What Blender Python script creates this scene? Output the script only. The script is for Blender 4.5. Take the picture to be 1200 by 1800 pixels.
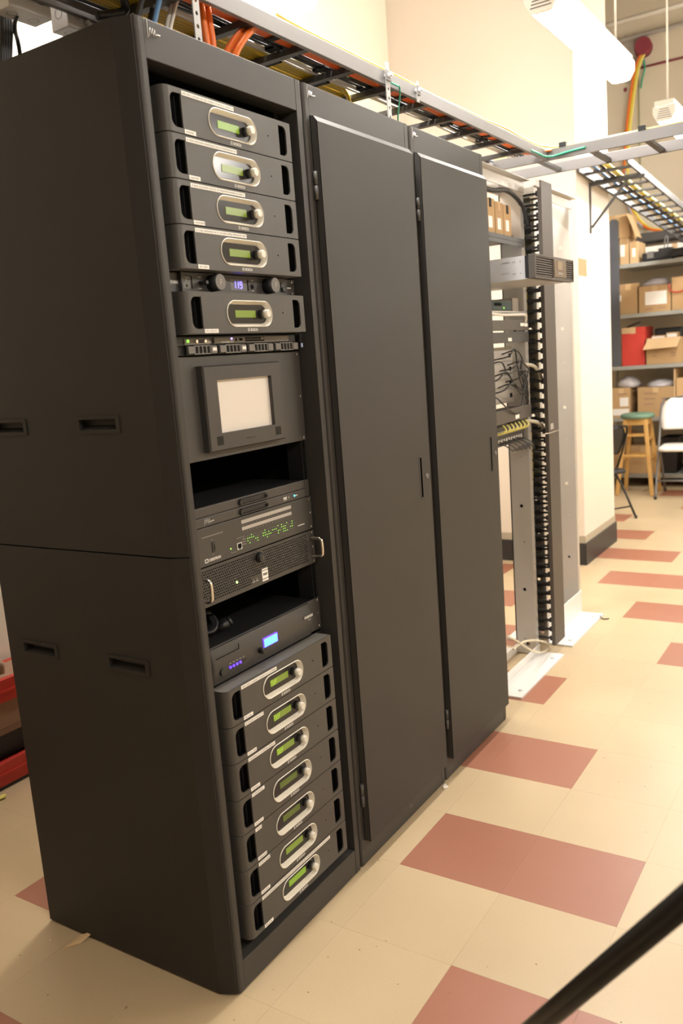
import bpy, bmesh, math, random
from mathutils import Vector, Matrix, Euler
random.seed(7)
for o in list(bpy.data.objects): bpy.data.objects.remove(o)
S = bpy.context.scene
C = S.collection
PI = math.pi

# ------------------------------------------------------------------ camera, world, exposure
F_PX = 1488.858
CAM_LOC = Vector((-1.2927, -1.2301, 1.4371))
CAM_ROT = Euler((1.39552, 0.074726, -1.005889), 'XYZ')
cd = bpy.data.cameras.new('camera'); cam = bpy.data.objects.new('camera', cd); C.objects.link(cam)
cam.location = CAM_LOC; cam.rotation_euler = CAM_ROT
cd.sensor_fit = 'VERTICAL'; cd.sensor_height = 22.3; cd.lens = F_PX * 22.3 / 1800.0
cd.clip_start = 0.05; cd.clip_end = 60
cd.dof.use_dof = True; cd.dof.focus_distance = 2.35; cd.dof.aperture_fstop = 2.4
S.camera = cam
w = bpy.data.worlds.new('world'); S.world = w; w.use_nodes = True
w.node_tree.nodes['Background'].inputs[0].default_value = (1.0, 0.9, 0.78, 1)
w.node_tree.nodes['Background'].inputs[1].default_value = 0.05
S.view_settings.view_transform = 'Standard'
S.view_settings.look = 'None'
S.view_settings.gamma = 1.0
S.view_settings.use_curve_mapping = False
S.view_settings.exposure = 0.42
LAMP_COL = (1.0, 0.955, 0.89)
LAMP_STRENGTH = 60.0
_R = CAM_ROT.to_matrix()

def ray(u, v):
    return _R @ Vector(((u - 600) / F_PX, -(v - 900) / F_PX, -1.0))
def at(u, v, axis, val):
    """photo pixel -> point on the plane axis = val"""
    d = ray(u, v); t = (val - CAM_LOC[axis]) / d[axis]
    return CAM_LOC + d * t

# ------------------------------------------------------------------ materials
MATS = {}
def mat(name, col, rough=0.5, metal=0.0, emit=None, es=0.0, noise=0.0, nscale=60.0, bump=0.0, bscale=400.0,
        spec=0.5, alpha=None, trans=0.0, rnd=0.0, coat=0.0):
    if name in MATS: return MATS[name]
    m = bpy.data.materials.new(name); m.use_nodes = True
    nt = m.node_tree; b = nt.nodes['Principled BSDF']
    c = (col[0], col[1], col[2], 1)
    b.inputs['Base Color'].default_value = c
    b.inputs['Roughness'].default_value = rough
    b.inputs['Metallic'].default_value = metal
    b.inputs['Specular IOR Level'].default_value = spec
    b.inputs['Coat Weight'].default_value = coat
    if trans: b.inputs['Transmission Weight'].default_value = trans
    if alpha is not None: b.inputs['Alpha'].default_value = alpha
    if emit:
        b.inputs['Emission Color'].default_value = (*emit, 1); b.inputs['Emission Strength'].default_value = es
    tc = nt.nodes.new('ShaderNodeTexCoord')
    last = None
    if noise:
        n = nt.nodes.new('ShaderNodeTexNoise'); n.inputs['Scale'].default_value = nscale; n.inputs['Detail'].default_value = 4
        nt.links.new(tc.outputs['Object'], n.inputs['Vector'])
        mx = nt.nodes.new('ShaderNodeMix'); mx.data_type = 'RGBA'
        mx.inputs[6].default_value = tuple(x * (1 - noise) for x in col) + (1,)
        mx.inputs[7].default_value = tuple(min(1, x * (1 + noise)) for x in col) + (1,)
        nt.links.new(n.outputs['Fac'], mx.inputs[0]); last = mx.outputs[2]
    if rnd:
        oi = nt.nodes.new('ShaderNodeObjectInfo'); hs = nt.nodes.new('ShaderNodeHueSaturation')
        mr = nt.nodes.new('ShaderNodeMapRange'); mr.inputs[3].default_value = 1 - rnd; mr.inputs[4].default_value = 1 + rnd
        nt.links.new(oi.outputs['Random'], mr.inputs[0]); nt.links.new(mr.outputs[0], hs.inputs['Value'])
        if last: nt.links.new(last, hs.inputs['Color'])
        else: hs.inputs['Color'].default_value = c
        last = hs.outputs[0]
    if last: nt.links.new(last, b.inputs['Base Color'])
    if bump:
        n = nt.nodes.new('ShaderNodeTexNoise'); n.inputs['Scale'].default_value = bscale; n.inputs['Detail'].default_value = 2
        nt.links.new(tc.outputs['Object'], n.inputs['Vector'])
        bp = nt.nodes.new('ShaderNodeBump'); bp.inputs['Strength'].default_value = bump; bp.inputs['Distance'].default_value = 0.001
        nt.links.new(n.outputs['Fac'], bp.inputs['Height']); nt.links.new(bp.outputs[0], b.inputs['Normal'])
    MATS[name] = m
    return m

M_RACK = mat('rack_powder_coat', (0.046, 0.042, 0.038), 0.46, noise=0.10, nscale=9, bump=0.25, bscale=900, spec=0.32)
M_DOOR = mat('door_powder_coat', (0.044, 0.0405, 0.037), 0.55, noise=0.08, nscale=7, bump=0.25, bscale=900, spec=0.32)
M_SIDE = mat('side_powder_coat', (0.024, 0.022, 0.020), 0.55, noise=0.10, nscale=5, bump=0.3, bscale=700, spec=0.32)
M_BLACK = mat('black_metal', (0.012, 0.012, 0.012), 0.5)
M_BLACKP = mat('black_plastic', (0.016, 0.016, 0.017), 0.42)
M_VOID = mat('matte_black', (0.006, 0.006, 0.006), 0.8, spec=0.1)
M_AMP = mat('amp_grey', (0.066, 0.061, 0.055), 0.48, noise=0.05, nscale=30, bump=0.15, bscale=900)
M_AMPTOP = mat('amp_top_grey', (0.16, 0.15, 0.135), 0.45)
M_RING = mat('ring_beige', (0.80, 0.75, 0.65), 0.42)
M_GLASS = mat('smoked_glass', (0.030, 0.027, 0.026), 0.16, spec=0.32)
M_KNOB = mat('knob_beige', (0.72, 0.68, 0.60), 0.4)
M_WHITE = mat('label_white', (0.86, 0.83, 0.78), 0.55)
M_INK = mat('label_ink', (0.42, 0.40, 0.40), 0.7)
M_INKD = mat('ink_dark', (0.08, 0.08, 0.08), 0.7)
M_PRINT = mat('print_white', (0.62, 0.60, 0.57), 0.55)
M_PRINTG = mat('print_grey', (0.32, 0.30, 0.28), 0.55)
M_LCD = mat('lcd_green', (0.15, 0.20, 0.03), 0.3, emit=(0.30, 0.46, 0.04), es=0.17)
M_LCDB = mat('lcd_green_bright', (0.13, 0.20, 0.02), 0.3, emit=(0.30, 0.58, 0.02), es=0.27)
M_LCDD = mat('lcd_green_dim', (0.08, 0.11, 0.025), 0.3, emit=(0.20, 0.30, 0.02), es=0.10)
M_LCDT = mat('lcd_text', (0.4, 0.6, 0.05), 0.4, emit=(0.45, 0.80, 0.05), es=0.5)
M_BLUE = mat('blue_digit', (0.1, 0.1, 0.6), 0.4, emit=(0.12, 0.10, 1.0), es=5.0)
M_BLUEL = mat('blue_lcd', (0.1, 0.3, 0.9), 0.4, emit=(0.10, 0.42, 1.0), es=1.6)
M_BLUER = mat('blue_rim', (0.1, 0.05, 0.9), 0.4, emit=(0.10, 0.03, 1.0), es=2.0)
M_GREENL = mat('green_led', (0.2, 0.6, 0.05), 0.4, emit=(0.35, 0.85, 0.10), es=0.9)
M_CYANL = mat('cyan_led', (0.1, 0.5, 0.6), 0.4, emit=(0.1, 0.8, 1.0), es=1.5)
M_LEDOFF = mat('led_off', (0.20, 0.19, 0.16), 0.5)
M_SCREEN = mat('touch_screen', (0.74, 0.69, 0.64), 0.30)
M_DKGREY = mat('dark_grey_plastic', (0.050, 0.046, 0.043), 0.45, bump=0.1, bscale=800)
M_MIDGREY = mat('mid_grey_plastic', (0.16, 0.15, 0.14), 0.5)
M_LTGREY = mat('light_grey_strip', (0.42, 0.39, 0.36), 0.55)
M_CHROME = mat('chrome', (0.82, 0.78, 0.72), 0.2, metal=1.0)
M_STEEL = mat('galvanised_steel', (0.60, 0.59, 0.60), 0.42, metal=0.25, noise=0.06, nscale=25)
M_ALU = mat('aluminium_post', (0.60, 0.58, 0.55), 0.42, metal=0.55, noise=0.05, nscale=12)
M_ALUW = mat('aluminium_plate', (0.78, 0.77, 0.76), 0.42, metal=0.25)
M_LADDER = mat('ladder_grey', (0.17, 0.162, 0.16), 0.45, metal=0.1, noise=0.05, nscale=20)
M_LADDERD = mat('ladder_dark', (0.055, 0.052, 0.050), 0.5)
M_ORANGE = mat('orange_cable', (0.80, 0.17, 0.025), 0.42)
M_ORANGEC = mat('orange_conduit', (0.78, 0.17, 0.02), 0.38)
M_YELLOW = mat('yellow_cable', (0.66, 0.47, 0.04), 0.42)
M_YELLOWB = mat('yellow_cable_light', (0.75, 0.66, 0.18), 0.42)
M_BCABLE = mat('black_cable', (0.02, 0.02, 0.022), 0.42)
M_WCABLE = mat('white_cable', (0.74, 0.70, 0.64), 0.45)
M_BLCABLE = mat('blue_cable', (0.10, 0.22, 0.42), 0.42)
M_GRCABLE = mat('green_cable', (0.03, 0.33, 0.20), 0.42)
M_CREAM = mat('cream_cable', (0.66, 0.60, 0.47), 0.5)
M_STRAP = mat('strap_black', (0.014, 0.014, 0.016), 0.8)
M_CARD = mat('cardboard', (0.50, 0.32, 0.155), 0.8, noise=0.08, nscale=6, rnd=0.10)
M_CARDP = mat('cardboard_pale', (0.60, 0.41, 0.22), 0.8, noise=0.07, nscale=6, rnd=0.08)
M_RED = mat('red_paint', (0.52, 0.035, 0.022), 0.4)
M_REDB = mat('red_carton', (0.55, 0.045, 0.03), 0.6, noise=0.1, nscale=8)
M_WOOD = mat('stool_wood', (0.60, 0.35, 0.11), 0.45, noise=0.15, nscale=14)
M_GREENS = mat('green_vinyl', (0.15, 0.26, 0.18), 0.5, noise=0.25, nscale=30)
M_WPLAST = mat('white_plastic', (0.83, 0.80, 0.74), 0.45)
M_BAG = mat('clear_bag', (0.62, 0.58, 0.60), 0.25, alpha=0.75)
M_SHELFG = mat('shelf_grey', (0.34, 0.34, 0.31), 0.5, metal=0.15)
M_SHELFD = mat('upright_grey', (0.095, 0.10, 0.115), 0.5)
M_BROWN = mat('particle_board', (0.33, 0.20, 0.13), 0.7, noise=0.12, nscale=40)
M_RODW = mat('white_rod', (0.72, 0.68, 0.60), 0.5)
M_NOTE = mat('tan_paper', (0.45, 0.29, 0.15), 0.7)
M_BLUEBOX = mat('blue_switch', (0.035, 0.075, 0.095), 0.45)
M_PURPLE = mat('firestop_red', (0.22, 0.03, 0.045), 0.7, noise=0.3, nscale=40)
M_DIRT = mat('old_mortar', (0.42, 0.37, 0.33), 0.9, noise=0.25, nscale=20)

def wall_mat(name, col, stain=0.05):
    m = mat(name, col, 0.75, noise=stain, nscale=1.6, bump=0.12, bscale=220, spec=0.3)
    return m
M_WALL = wall_mat('wall_cream_paint', (0.86, 0.79, 0.66))
M_WALLC = wall_mat('column_paint', (0.74, 0.66, 0.57), 0.03)
M_WALLF = wall_mat('far_wall_paint', (0.62, 0.55, 0.43), 0.06)
M_CEIL = wall_mat('ceiling_paint', (0.42, 0.39, 0.34))
M_BASE = mat('rubber_base', (0.028, 0.027, 0.027), 0.45)
M_BASET = mat('base_top_strip', (0.42, 0.37, 0.28), 0.6)

def tile_mat(name, c1, c2, c3, rnd):
    m = bpy.data.materials.new(name); m.use_nodes = True; nt = m.node_tree; b = nt.nodes['Principled BSDF']
    geo = nt.nodes.new('ShaderNodeNewGeometry')
    n1 = nt.nodes.new('ShaderNodeTexNoise'); n1.inputs['Scale'].default_value = 380; n1.inputs['Detail'].default_value = 3
    n2 = nt.nodes.new('ShaderNodeTexNoise'); n2.inputs['Scale'].default_value = 2.2; n2.inputs['Detail'].default_value = 5
    n3 = nt.nodes.new('ShaderNodeTexVoronoi'); n3.inputs['Scale'].default_value = 34
    for n in (n1, n2, n3): nt.links.new(geo.outputs['Position'], n.inputs['Vector'])
    r1 = nt.nodes.new('ShaderNodeValToRGB'); r1.color_ramp.elements[0].position = .34; r1.color_ramp.elements[1].position = .66
    r1.color_ramp.elements[0].color = (*c2, 1); r1.color_ramp.elements[1].color = (*c1, 1)
    nt.links.new(n1.outputs['Fac'], r1.inputs[0])
    # sparse dark chips
    lt = nt.nodes.new('ShaderNodeMath'); lt.operation = 'LESS_THAN'; lt.inputs[1].default_value = 0.075
    nt.links.new(n3.outputs['Distance'], lt.inputs[0])
    cr = nt.nodes.new('ShaderNodeMath'); cr.operation = 'GREATER_THAN'; cr.inputs[1].default_value = 0.86
    sc = nt.nodes.new('ShaderNodeSeparateColor'); nt.links.new(n3.outputs['Color'], sc.inputs[0]); nt.links.new(sc.outputs[0], cr.inputs[0])
    mu = nt.nodes.new('ShaderNodeMath'); mu.operation = 'MULTIPLY'; nt.links.new(lt.outputs[0], mu.inputs[0]); nt.links.new(cr.outputs[0], mu.inputs[1])
    mx = nt.nodes.new('ShaderNodeMix'); mx.data_type = 'RGBA'; nt.links.new(mu.outputs[0], mx.inputs[0])
    nt.links.new(r1.outputs[0], mx.inputs[6]); mx.inputs[7].default_value = (*c3, 1)
    oi = nt.nodes.new('ShaderNodeObjectInfo'); hs = nt.nodes.new('ShaderNodeHueSaturation')
    mr = nt.nodes.new('ShaderNodeMapRange'); mr.inputs[3].default_value = 1 - rnd; mr.inputs[4].default_value = 1 + rnd
    nt.links.new(oi.outputs['Random'], mr.inputs[0]); 
    m2 = nt.nodes.new('ShaderNodeMapRange'); m2.inputs[1].default_value = .3; m2.inputs[2].default_value = .7; m2.inputs[3].default_value = .95; m2.inputs[4].default_value = 1.04
    nt.links.new(n2.outputs['Fac'], m2.inputs[0])
    mm = nt.nodes.new('ShaderNodeMath'); mm.operation = 'MULTIPLY'; nt.links.new(mr.outputs[0], mm.inputs[0]); nt.links.new(m2.outputs[0], mm.inputs[1])
    nt.links.new(mm.outputs[0], hs.inputs['Value']); nt.links.new(mx.outputs[2], hs.inputs['Color'])
    nt.links.new(hs.outputs[0], b.inputs['Base Color'])
    rr = nt.nodes.new('ShaderNodeMapRange'); rr.inputs[1].default_value = .3; rr.inputs[2].default_value = .7; rr.inputs[3].default_value = .30; rr.inputs[4].default_value = .44
    nt.links.new(n2.outputs['Fac'], rr.inputs[0]); nt.links.new(rr.outputs[0], b.inputs['Roughness'])
    return m
M_TILE = tile_mat('beige_vinyl_tile', (0.545, 0.42, 0.262), (0.50, 0.38, 0.232), (0.20, 0.13, 0.08), 0.025)
M_TILER = tile_mat('terracotta_vinyl_tile', (0.37, 0.155, 0.095), (0.325, 0.132, 0.082), (0.22, 0.08, 0.05), 0.03)

# ------------------------------------------------------------------ mesh building
class MB:
    def __init__(s): s.v = []; s.f = []; s.sm = []
    def add(s, vs, fs, smooth=False, M=None):
        o = len(s.v)
        for p in vs:
            p = Vector(p); s.v.append(M @ p if M else p)
        for f in fs: s.f.append(tuple(i + o for i in f)); s.sm.append(smooth)
        return s
    def box(s, x0, x1, y0, y1, z0, z1, M=None):
        vs = [(x, y, z) for x in (x0, x1) for y in (y0, y1) for z in (z0, z1)]
        return s.add(vs, [(0, 1, 3, 2), (4, 6, 7, 5), (0, 4, 5, 1), (2, 3, 7, 6), (0, 2, 6, 4), (1, 5, 7, 3)], M=M)
    def bar(s, a, b, w, h, up=(0, 0, 1)):
        a = Vector(a); b = Vector(b); d = (b - a); L = d.length; d.normalize()
        u = Vector(up); r = d.cross(u)
        if r.length < 1e-5: r = d.cross(Vector((1, 0, 0)))
        r.normalize(); u = r.cross(d)
        M = Matrix((( d.x, r.x, u.x, a.x), (d.y, r.y, u.y, a.y), (d.z, r.z, u.z, a.z), (0, 0, 0, 1)))
        return s.box(0, L, -w / 2, w / 2, -h / 2, h / 2, M)
    def cyl(s, a, b, r0, r1=None, n=20, caps=True):
        r1 = r0 if r1 is None else r1
        return s.tube([a, b], [r0, r1], n, caps)
    def tube(s, pts, r, n=8, caps=True):
        pts = [Vector(p) for p in pts]
        rs = r if isinstance(r, (list, tuple)) else [r] * len(pts)
        o = len(s.v); prev = None
        for i, p in enumerate(pts):
            t = (pts[min(i + 1, len(pts) - 1)] - pts[max(i - 1, 0)]).normalized()
            if prev is None:
                x = t.cross(Vector((0, 0, 1)))
                if x.length < 1e-3: x = t.cross(Vector((1, 0, 0)))
            else: x = prev - t * prev.dot(t)
            x.normalize(); prev = x; y = t.cross(x)
            for k in range(n):
                a = 2 * PI * k / n
                s.v.append(p + (x * math.cos(a) + y * math.sin(a)) * rs[i])
        for i in range(len(pts) - 1):
            for k in range(n):
                k2 = (k + 1) % n
                s.f.append((o + i * n + k, o + i * n + k2, o + (i + 1) * n + k2, o + (i + 1) * n + k)); s.sm.append(True)
        if caps:
            s.f.append(tuple(o + k for k in reversed(range(n)))); s.sm.append(False)
            s.f.append(tuple(o + (len(pts) - 1) * n + k for k in range(n))); s.sm.append(False)
        return s
    def prism(s, poly, lo, hi, axis='z'):
        """poly: 2D outline; axis z: (x,y), y: (x,z), x: (y,z)"""
        n = len(poly)
        f = {'z': lambda a, b, c: (a, b, c), 'y': lambda a, b, c: (a, c, b), 'x': lambda a, b, c: (c, a, b)}[axis]
        vs = [f(a, b, lo) for a, b in poly] + [f(a, b, hi) for a, b in poly]
        fs = [tuple(range(n)), tuple(range(2 * n - 1, n - 1, -1))] + [(i, (i + 1) % n, n + (i + 1) % n, n + i) for i in range(n)]
        return s.add(vs, fs)
    def loft(s, rings, close=True, cap0=False, cap1=False, smooth=False):
        n = len(rings[0]); vs = [p for r in rings for p in r]; fs = []
        for i in range(len(rings) - 1):
            for k in range(n if close else n - 1):
                k2 = (k + 1) % n
                fs.append((i * n + k, i * n + k2, (i + 1) * n + k2, (i + 1) * n + k))
        if cap0: fs.append(tuple(reversed(range(n))))
        if cap1: fs.append(tuple(range((len(rings) - 1) * n, len(rings) * n)))
        return s.add(vs, fs, smooth)
    def merge(s, o, M=None):
        k = len(s.v)
        s.v += [(M @ p if M else p.copy()) for p in o.v]
        s.f += [tuple(i + k for i in f) for f in o.f]; s.sm += o.sm
        return s
    def mesh(s, name, inv=None, fix=True):
        me = bpy.data.meshes.new(name)
        me.from_pydata([tuple(inv @ p if inv else p) for p in s.v], [], s.f)
        me.polygons.foreach_set('use_smooth', s.sm)
        if fix:
            bm = bmesh.new(); bm.from_mesh(me); bmesh.ops.recalc_face_normals(bm, faces=bm.faces); bm.to_mesh(me); bm.free()
        me.update()
        return me

def plate(outer, holes, lo, hi, axis='y', res=None):
    """flat plate with holes; 2D outline in the plane across `axis`, extruded lo..hi"""
    cu = bpy.data.curves.new('tmp', 'CURVE'); cu.dimensions = '2D'; cu.fill_mode = 'BOTH'; cu.extrude = 0.5
    for pl in [outer] + list(holes):
        sp = cu.splines.new('POLY'); sp.points.add(len(pl) - 1); sp.use_cyclic_u = True
        for i, (a, b) in enumerate(pl): sp.points[i].co = (a, b, 0, 1)
    ob = bpy.data.objects.new('tmp', cu); C.objects.link(ob)
    me = ob.to_mesh()
    f = {'z': lambda a, b, c: (a, b, c), 'y': lambda a, b, c: (a, c, b), 'x': lambda a, b, c: (c, a, b)}[axis]
    mb = MB()
    mb.add([f(v.co.x, v.co.y, lo + (hi - lo) * (v.co.z + .5)) for v in me.vertices], [tuple(p.vertices) for p in me.polygons])
    ob.to_mesh_clear(); bpy.data.objects.remove(ob); bpy.data.curves.remove(cu)
    return mb

def text_mb(body, size, lo=0, hi=0.0004, axis='y', x=0, z=0, bold=0.0, align='LEFT'):
    cu = bpy.data.curves.new('tmp', 'FONT'); cu.body = body; cu.size = size; cu.extrude = 0.5; cu.offset = bold
    cu.align_x = align; cu.resolution_u = 3
    ob = bpy.data.objects.new('tmp', cu); C.objects.link(ob)
    me = ob.to_mesh()
    mb = MB()
    mb.add([(v.co.x + x, lo + (hi - lo) * (.5 - v.co.z), v.co.y + z) for v in me.vertices], [tuple(p.vertices) for p in me.polygons])
    ob.to_mesh_clear(); bpy.data.objects.remove(ob); bpy.data.curves.remove(cu)
    return mb

def rect(x0, x1, z0, z1): return [(x0, z0), (x1, z0), (x1, z1), (x0, z1)]
def rrect(x0, x1, z0, z1, r, n=5, corners=(1, 1, 1, 1)):
    """corners: bl, br, tr, tl"""
    out = []
    for (cx, cz, a0, on, px, pz) in ((x0 + r, z0 + r, PI, corners[0], x0, z0), (x1 - r, z0 + r, 1.5 * PI, corners[1], x1, z0),
                                     (x1 - r, z1 - r, 0, corners[2], x1, z1), (x0 + r, z1 - r, .5 * PI, corners[3], x0, z1)):
        if not on: out.append((px, pz)); continue
        for k in range(n + 1):
            a = a0 + .5 * PI * k / n; out.append((cx + r * math.cos(a), cz + r * math.sin(a)))
    return out
def stadium(cx, cz, w, h, n=10): return rrect(cx - w / 2, cx + w / 2, cz - h / 2, cz + h / 2, h / 2 - 1e-5, n)
def circ(cx, cz, r, n=16): return [(cx + r * math.cos(2 * PI * k / n), cz + r * math.sin(2 * PI * k / n)) for k in range(n)]

# ------------------------------------------------------------------ scene objects
WM = {}
def thing(name, label, cat, loc=(0, 0, 0), rotz=0.0, group=None):
    o = bpy.data.objects.new(name, None); C.objects.link(o); o.empty_display_size = .05
    o.location = loc; o.rotation_euler = (0, 0, rotz)
    WM[o.name] = Matrix.Translation(Vector(loc)) @ Matrix.Rotation(rotz, 4, 'Z')
    o['label'] = label; o['category'] = cat
    if group: o['group'] = group
    return o
def finish(o, bev, seg=2):
    if bev:
        b = o.modifiers.new('bevel', 'BEVEL'); b.width = bev; b.segments = seg; b.limit_method = 'ANGLE'; b.angle_limit = .6
def part(name, mb, m, parent, bev=0, label=None, kind=None, local=False):
    """mb in world coordinates (or the thing's own when local=True)"""
    me = mb.mesh(name, None if local else WM[parent.name].inverted()) if isinstance(mb, MB) else mb
    if not me.materials: me.materials.append(m)
    o = bpy.data.objects.new(name, me); C.objects.link(o); o.parent = parent
    WM[o.name] = WM[parent.name]
    if label: o['label'] = label
    if kind: o['kind'] = kind
    finish(o, bev)
    return o
def solo(name, mb, m, label, cat, group=None, bev=0, base=None):
    """a thing that is one mesh, its origin at its base"""
    lo = Vector((min(p.x for p in mb.v), min(p.y for p in mb.v), min(p.z for p in mb.v)))
    hi = Vector((max(p.x for p in mb.v), max(p.y for p in mb.v), max(p.z for p in mb.v)))
    o0 = Vector(((lo.x + hi.x) / 2, (lo.y + hi.y) / 2, lo.z))
    T = Matrix.Translation(o0)
    me = mb.mesh(name, T.inverted()); me.materials.append(m)
    o = bpy.data.objects.new(name, me); C.objects.link(o); o.location = o0; WM[o.name] = T
    o['label'] = label; o['category'] = cat
    if group: o['group'] = group
    finish(o, bev)
    return o
def struct(name, mb, m, label=None, parent=None, bev=0):
    me = mb.mesh(name); me.materials.append(m)
    o = bpy.data.objects.new(name, me); C.objects.link(o); WM[o.name] = Matrix()
    o['kind'] = 'structure'
    if label: o['label'] = label
    if parent: o.parent = parent
    finish(o, bev)
    return o
def pieces(name, mbs, m, parent, bev=0, label=None, local=False):
    return [part(name, q, m, parent, bev, label, None, local) for q in mbs]
def dup(root, loc, rotz=None, label=None, group=None):
    r = root.copy(); C.objects.link(r); r.location = loc
    if rotz is not None: r.rotation_euler = (0, 0, rotz)
    WM[r.name] = Matrix.Translation(Vector(loc)) @ Matrix.Rotation(r.rotation_euler.z, 4, 'Z')
    if label: r['label'] = label
    if group: r['group'] = group
    for ch in list(root.children):
        c = ch.copy(); C.objects.link(c); c.parent = r; WM[c.name] = WM[r.name]
        for g in ch.children:
            d = g.copy(); C.objects.link(d); d.parent = c; WM[d.name] = WM[r.name]
    return r
def bez(p0, p1, p2, p3, n=14):
    p0, p1, p2, p3 = map(Vector, (p0, p1, p2, p3)); out = []
    for i in range(n + 1):
        t = i / n; out.append(p0 * (1 - t) ** 3 + p1 * 3 * t * (1 - t) ** 2 + p2 * 3 * t * t * (1 - t) + p3 * t ** 3)
    return out
def smooth_path(pts, n=6):
    pts = [Vector(p) for p in pts]; out = []
    for i in range(len(pts) - 1):
        a = pts[max(i - 1, 0)]; b = pts[i]; c = pts[i + 1]; d = pts[min(i + 2, len(pts) - 1)]
        for k in range(n):
            t = k / n
            out.append(.5 * ((2 * b) + (c - a) * t + (2 * a - 5 * b + 4 * c - d) * t * t + (3 * b - a - 3 * c + d) * t ** 3))
    out.append(pts[-1]); return out

# ================================================================== THE SETTING
CEIL = 4.9
# column / wall return beside the racks and the walls
YB = 1.65; XC0, XC1, YC = 4.12, 4.845, 0.413; XF = 7.85
b = MB(); b.box(-7.2, 8.2, -5.6, 3.4, -0.12, -0.0007)
floor = struct('floor', b, M_TILE, 'beige and terracotta vinyl tile floor')
b = MB(); b.box(-7.2, 8.2, -5.6, 3.4, CEIL, CEIL + .1); struct('ceiling', b, M_CEIL)
b = MB(); b.box(-7.2, XC0 - .002, YB, YB + .15, -.02, CEIL); struct('wall_back', b, M_WALL, 'cream painted wall behind the racks')
b = MB(); b.box(XC0, XC1, YC, YB + .15, -.02, CEIL); struct('wall_column', b, M_WALLC, 'pale painted wall end beside the racks')
b = MB(); b.box(XF, XF + .15, -5.6, 3.4, -.02, CEIL); struct('wall_far', b, M_WALLF, 'tan painted wall behind the storage shelves')
b = MB(); b.box(XC0, XF, 3.25, 3.4, -.02, CEIL); struct('wall_store', b, M_WALLF)
b = MB(); b.box(-7.2, -7.05, -5.6, YB, -.02, CEIL); struct('wall_left', b, M_WALL)
b = MB(); b.box(-7.05, XF, -5.6, -5.45, -.02, CEIL); struct('wall_front', b, M_WALL)
# rubber base with a tan strip above it, round the column and along the back wall
b = MB(); b.box(XC0 - .012, XC1 + .012, YC - .012, YC - .0005, 0, .145); b.box(XC0 - .012, XC0 - .0005, YC, YB, 0, .145); b.box(XC1 + .0005, XC1 + .012, YC, YB, 0, .145)
struct('baseboard_column', b, M_BASE, 'black rubber baseboard round the wall end')
b = MB(); b.box(XC0 - .003, XC1 + .003, YC - .004, YC - .0005, .146, .195); b.box(XC0 - .004, XC0 - .0005, YC, YB, .146, .195)
struct('trim_1', b, M_BASET, 'tan painted band above the black baseboard')
b = MB(); b.box(-7.0, XC0 - .02, YB - .012, YB - .0005, 0, .145); struct('baseboard_back', b, M_BASE)
b = MB(); b.box(XF - .012, XF - .0005, -5.4, 3.2, 0, .145); struct('baseboard_far', b, M_BASE)

# floor tiles: 300 of them in view are single pieces, the rest is the slab's own material
TX, TY, T = 0.6251, -0.0864, 0.3082
def is_red(i, j): return i % 2 == 0 and (j - (i // 2 - 2)) % 4 in (0, 1)
def projuv(p):
    d = _R.transposed() @ (Vector(p) - CAM_LOC)
    if d.z > -.05: return None
    return 600 + F_PX * d.x / -d.z, 900 - F_PX * d.y / -d.z
g = 0.0002
tb = MB(); tb.box(g, T - g, g, T - g, -.0007, 0)
me_tile = tb.mesh('floor_tile'); me_tile.materials.append(M_TILE)
me_tiler = tb.mesh('floor_tile_red'); me_tiler.materials.append(M_TILER)
cand = []
for i in range(-12, 23):
    for j in range(-8, 7):
        c = Vector((TX + (i + .5) * T, TY + (j + .5) * T, 0))
        q = projuv(c)
        if q is None or not (-160 < q[0] < 1300 and 0 < q[1] < 2050): continue
        if 0.2 < c.x < 1.5 and .15 < c.y < .5: continue
        if c.x > XF or (XC0 < c.x < XC1 - .15 and c.y > YC + .15) or c.y > YB: continue
        cand.append(((c - CAM_LOC).length * (0.5 if is_red(i, j) else 1), i, j))
cand.sort()
for _, i, j in cand[:300]:
    o = bpy.data.objects.new('floor_tile', me_tiler if is_red(i, j) else me_tile); C.objects.link(o)
    o.location = (TX + i * T, TY + j * T, 0); o.parent = floor
    if is_red(i, j): o['label'] = 'terracotta vinyl floor tile'

# ================================================================== RACK CABINETS
P = 0.5588; H = 2.118; D = 0.652; U = 0.0447
LBL = ['tall dark steel equipment rack with open front full of amplifiers',
       'tall dark steel equipment rack with closed door beside the open amplifier rack',
       'tall dark steel equipment rack with closed door beside the open relay rack']
ZO0, ZO1 = .075, 2.045          # front opening
def post(x0, x1, z0, z1, rl, rr):
    """corner post, rounded outer front edges"""
    poly = []
    n = 5
    if rl:
        for k in range(n + 1):
            a = PI + .5 * PI * k / n; poly.append((x0 + rl + rl * math.cos(a), rl + rl * math.sin(a)))
    else: poly.append((x0, 0))
    if rr:
        for k in range(n + 1):
            a = 1.5 * PI + .5 * PI * k / n; poly.append((x1 - rr + rr * math.cos(a), rr + rr * math.sin(a)))
    else: poly.append((x1, 0))
    poly += [(x1, .085), (x0, .085)]
    return MB().prism(poly, z0, z1, 'z')
racks = []
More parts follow.
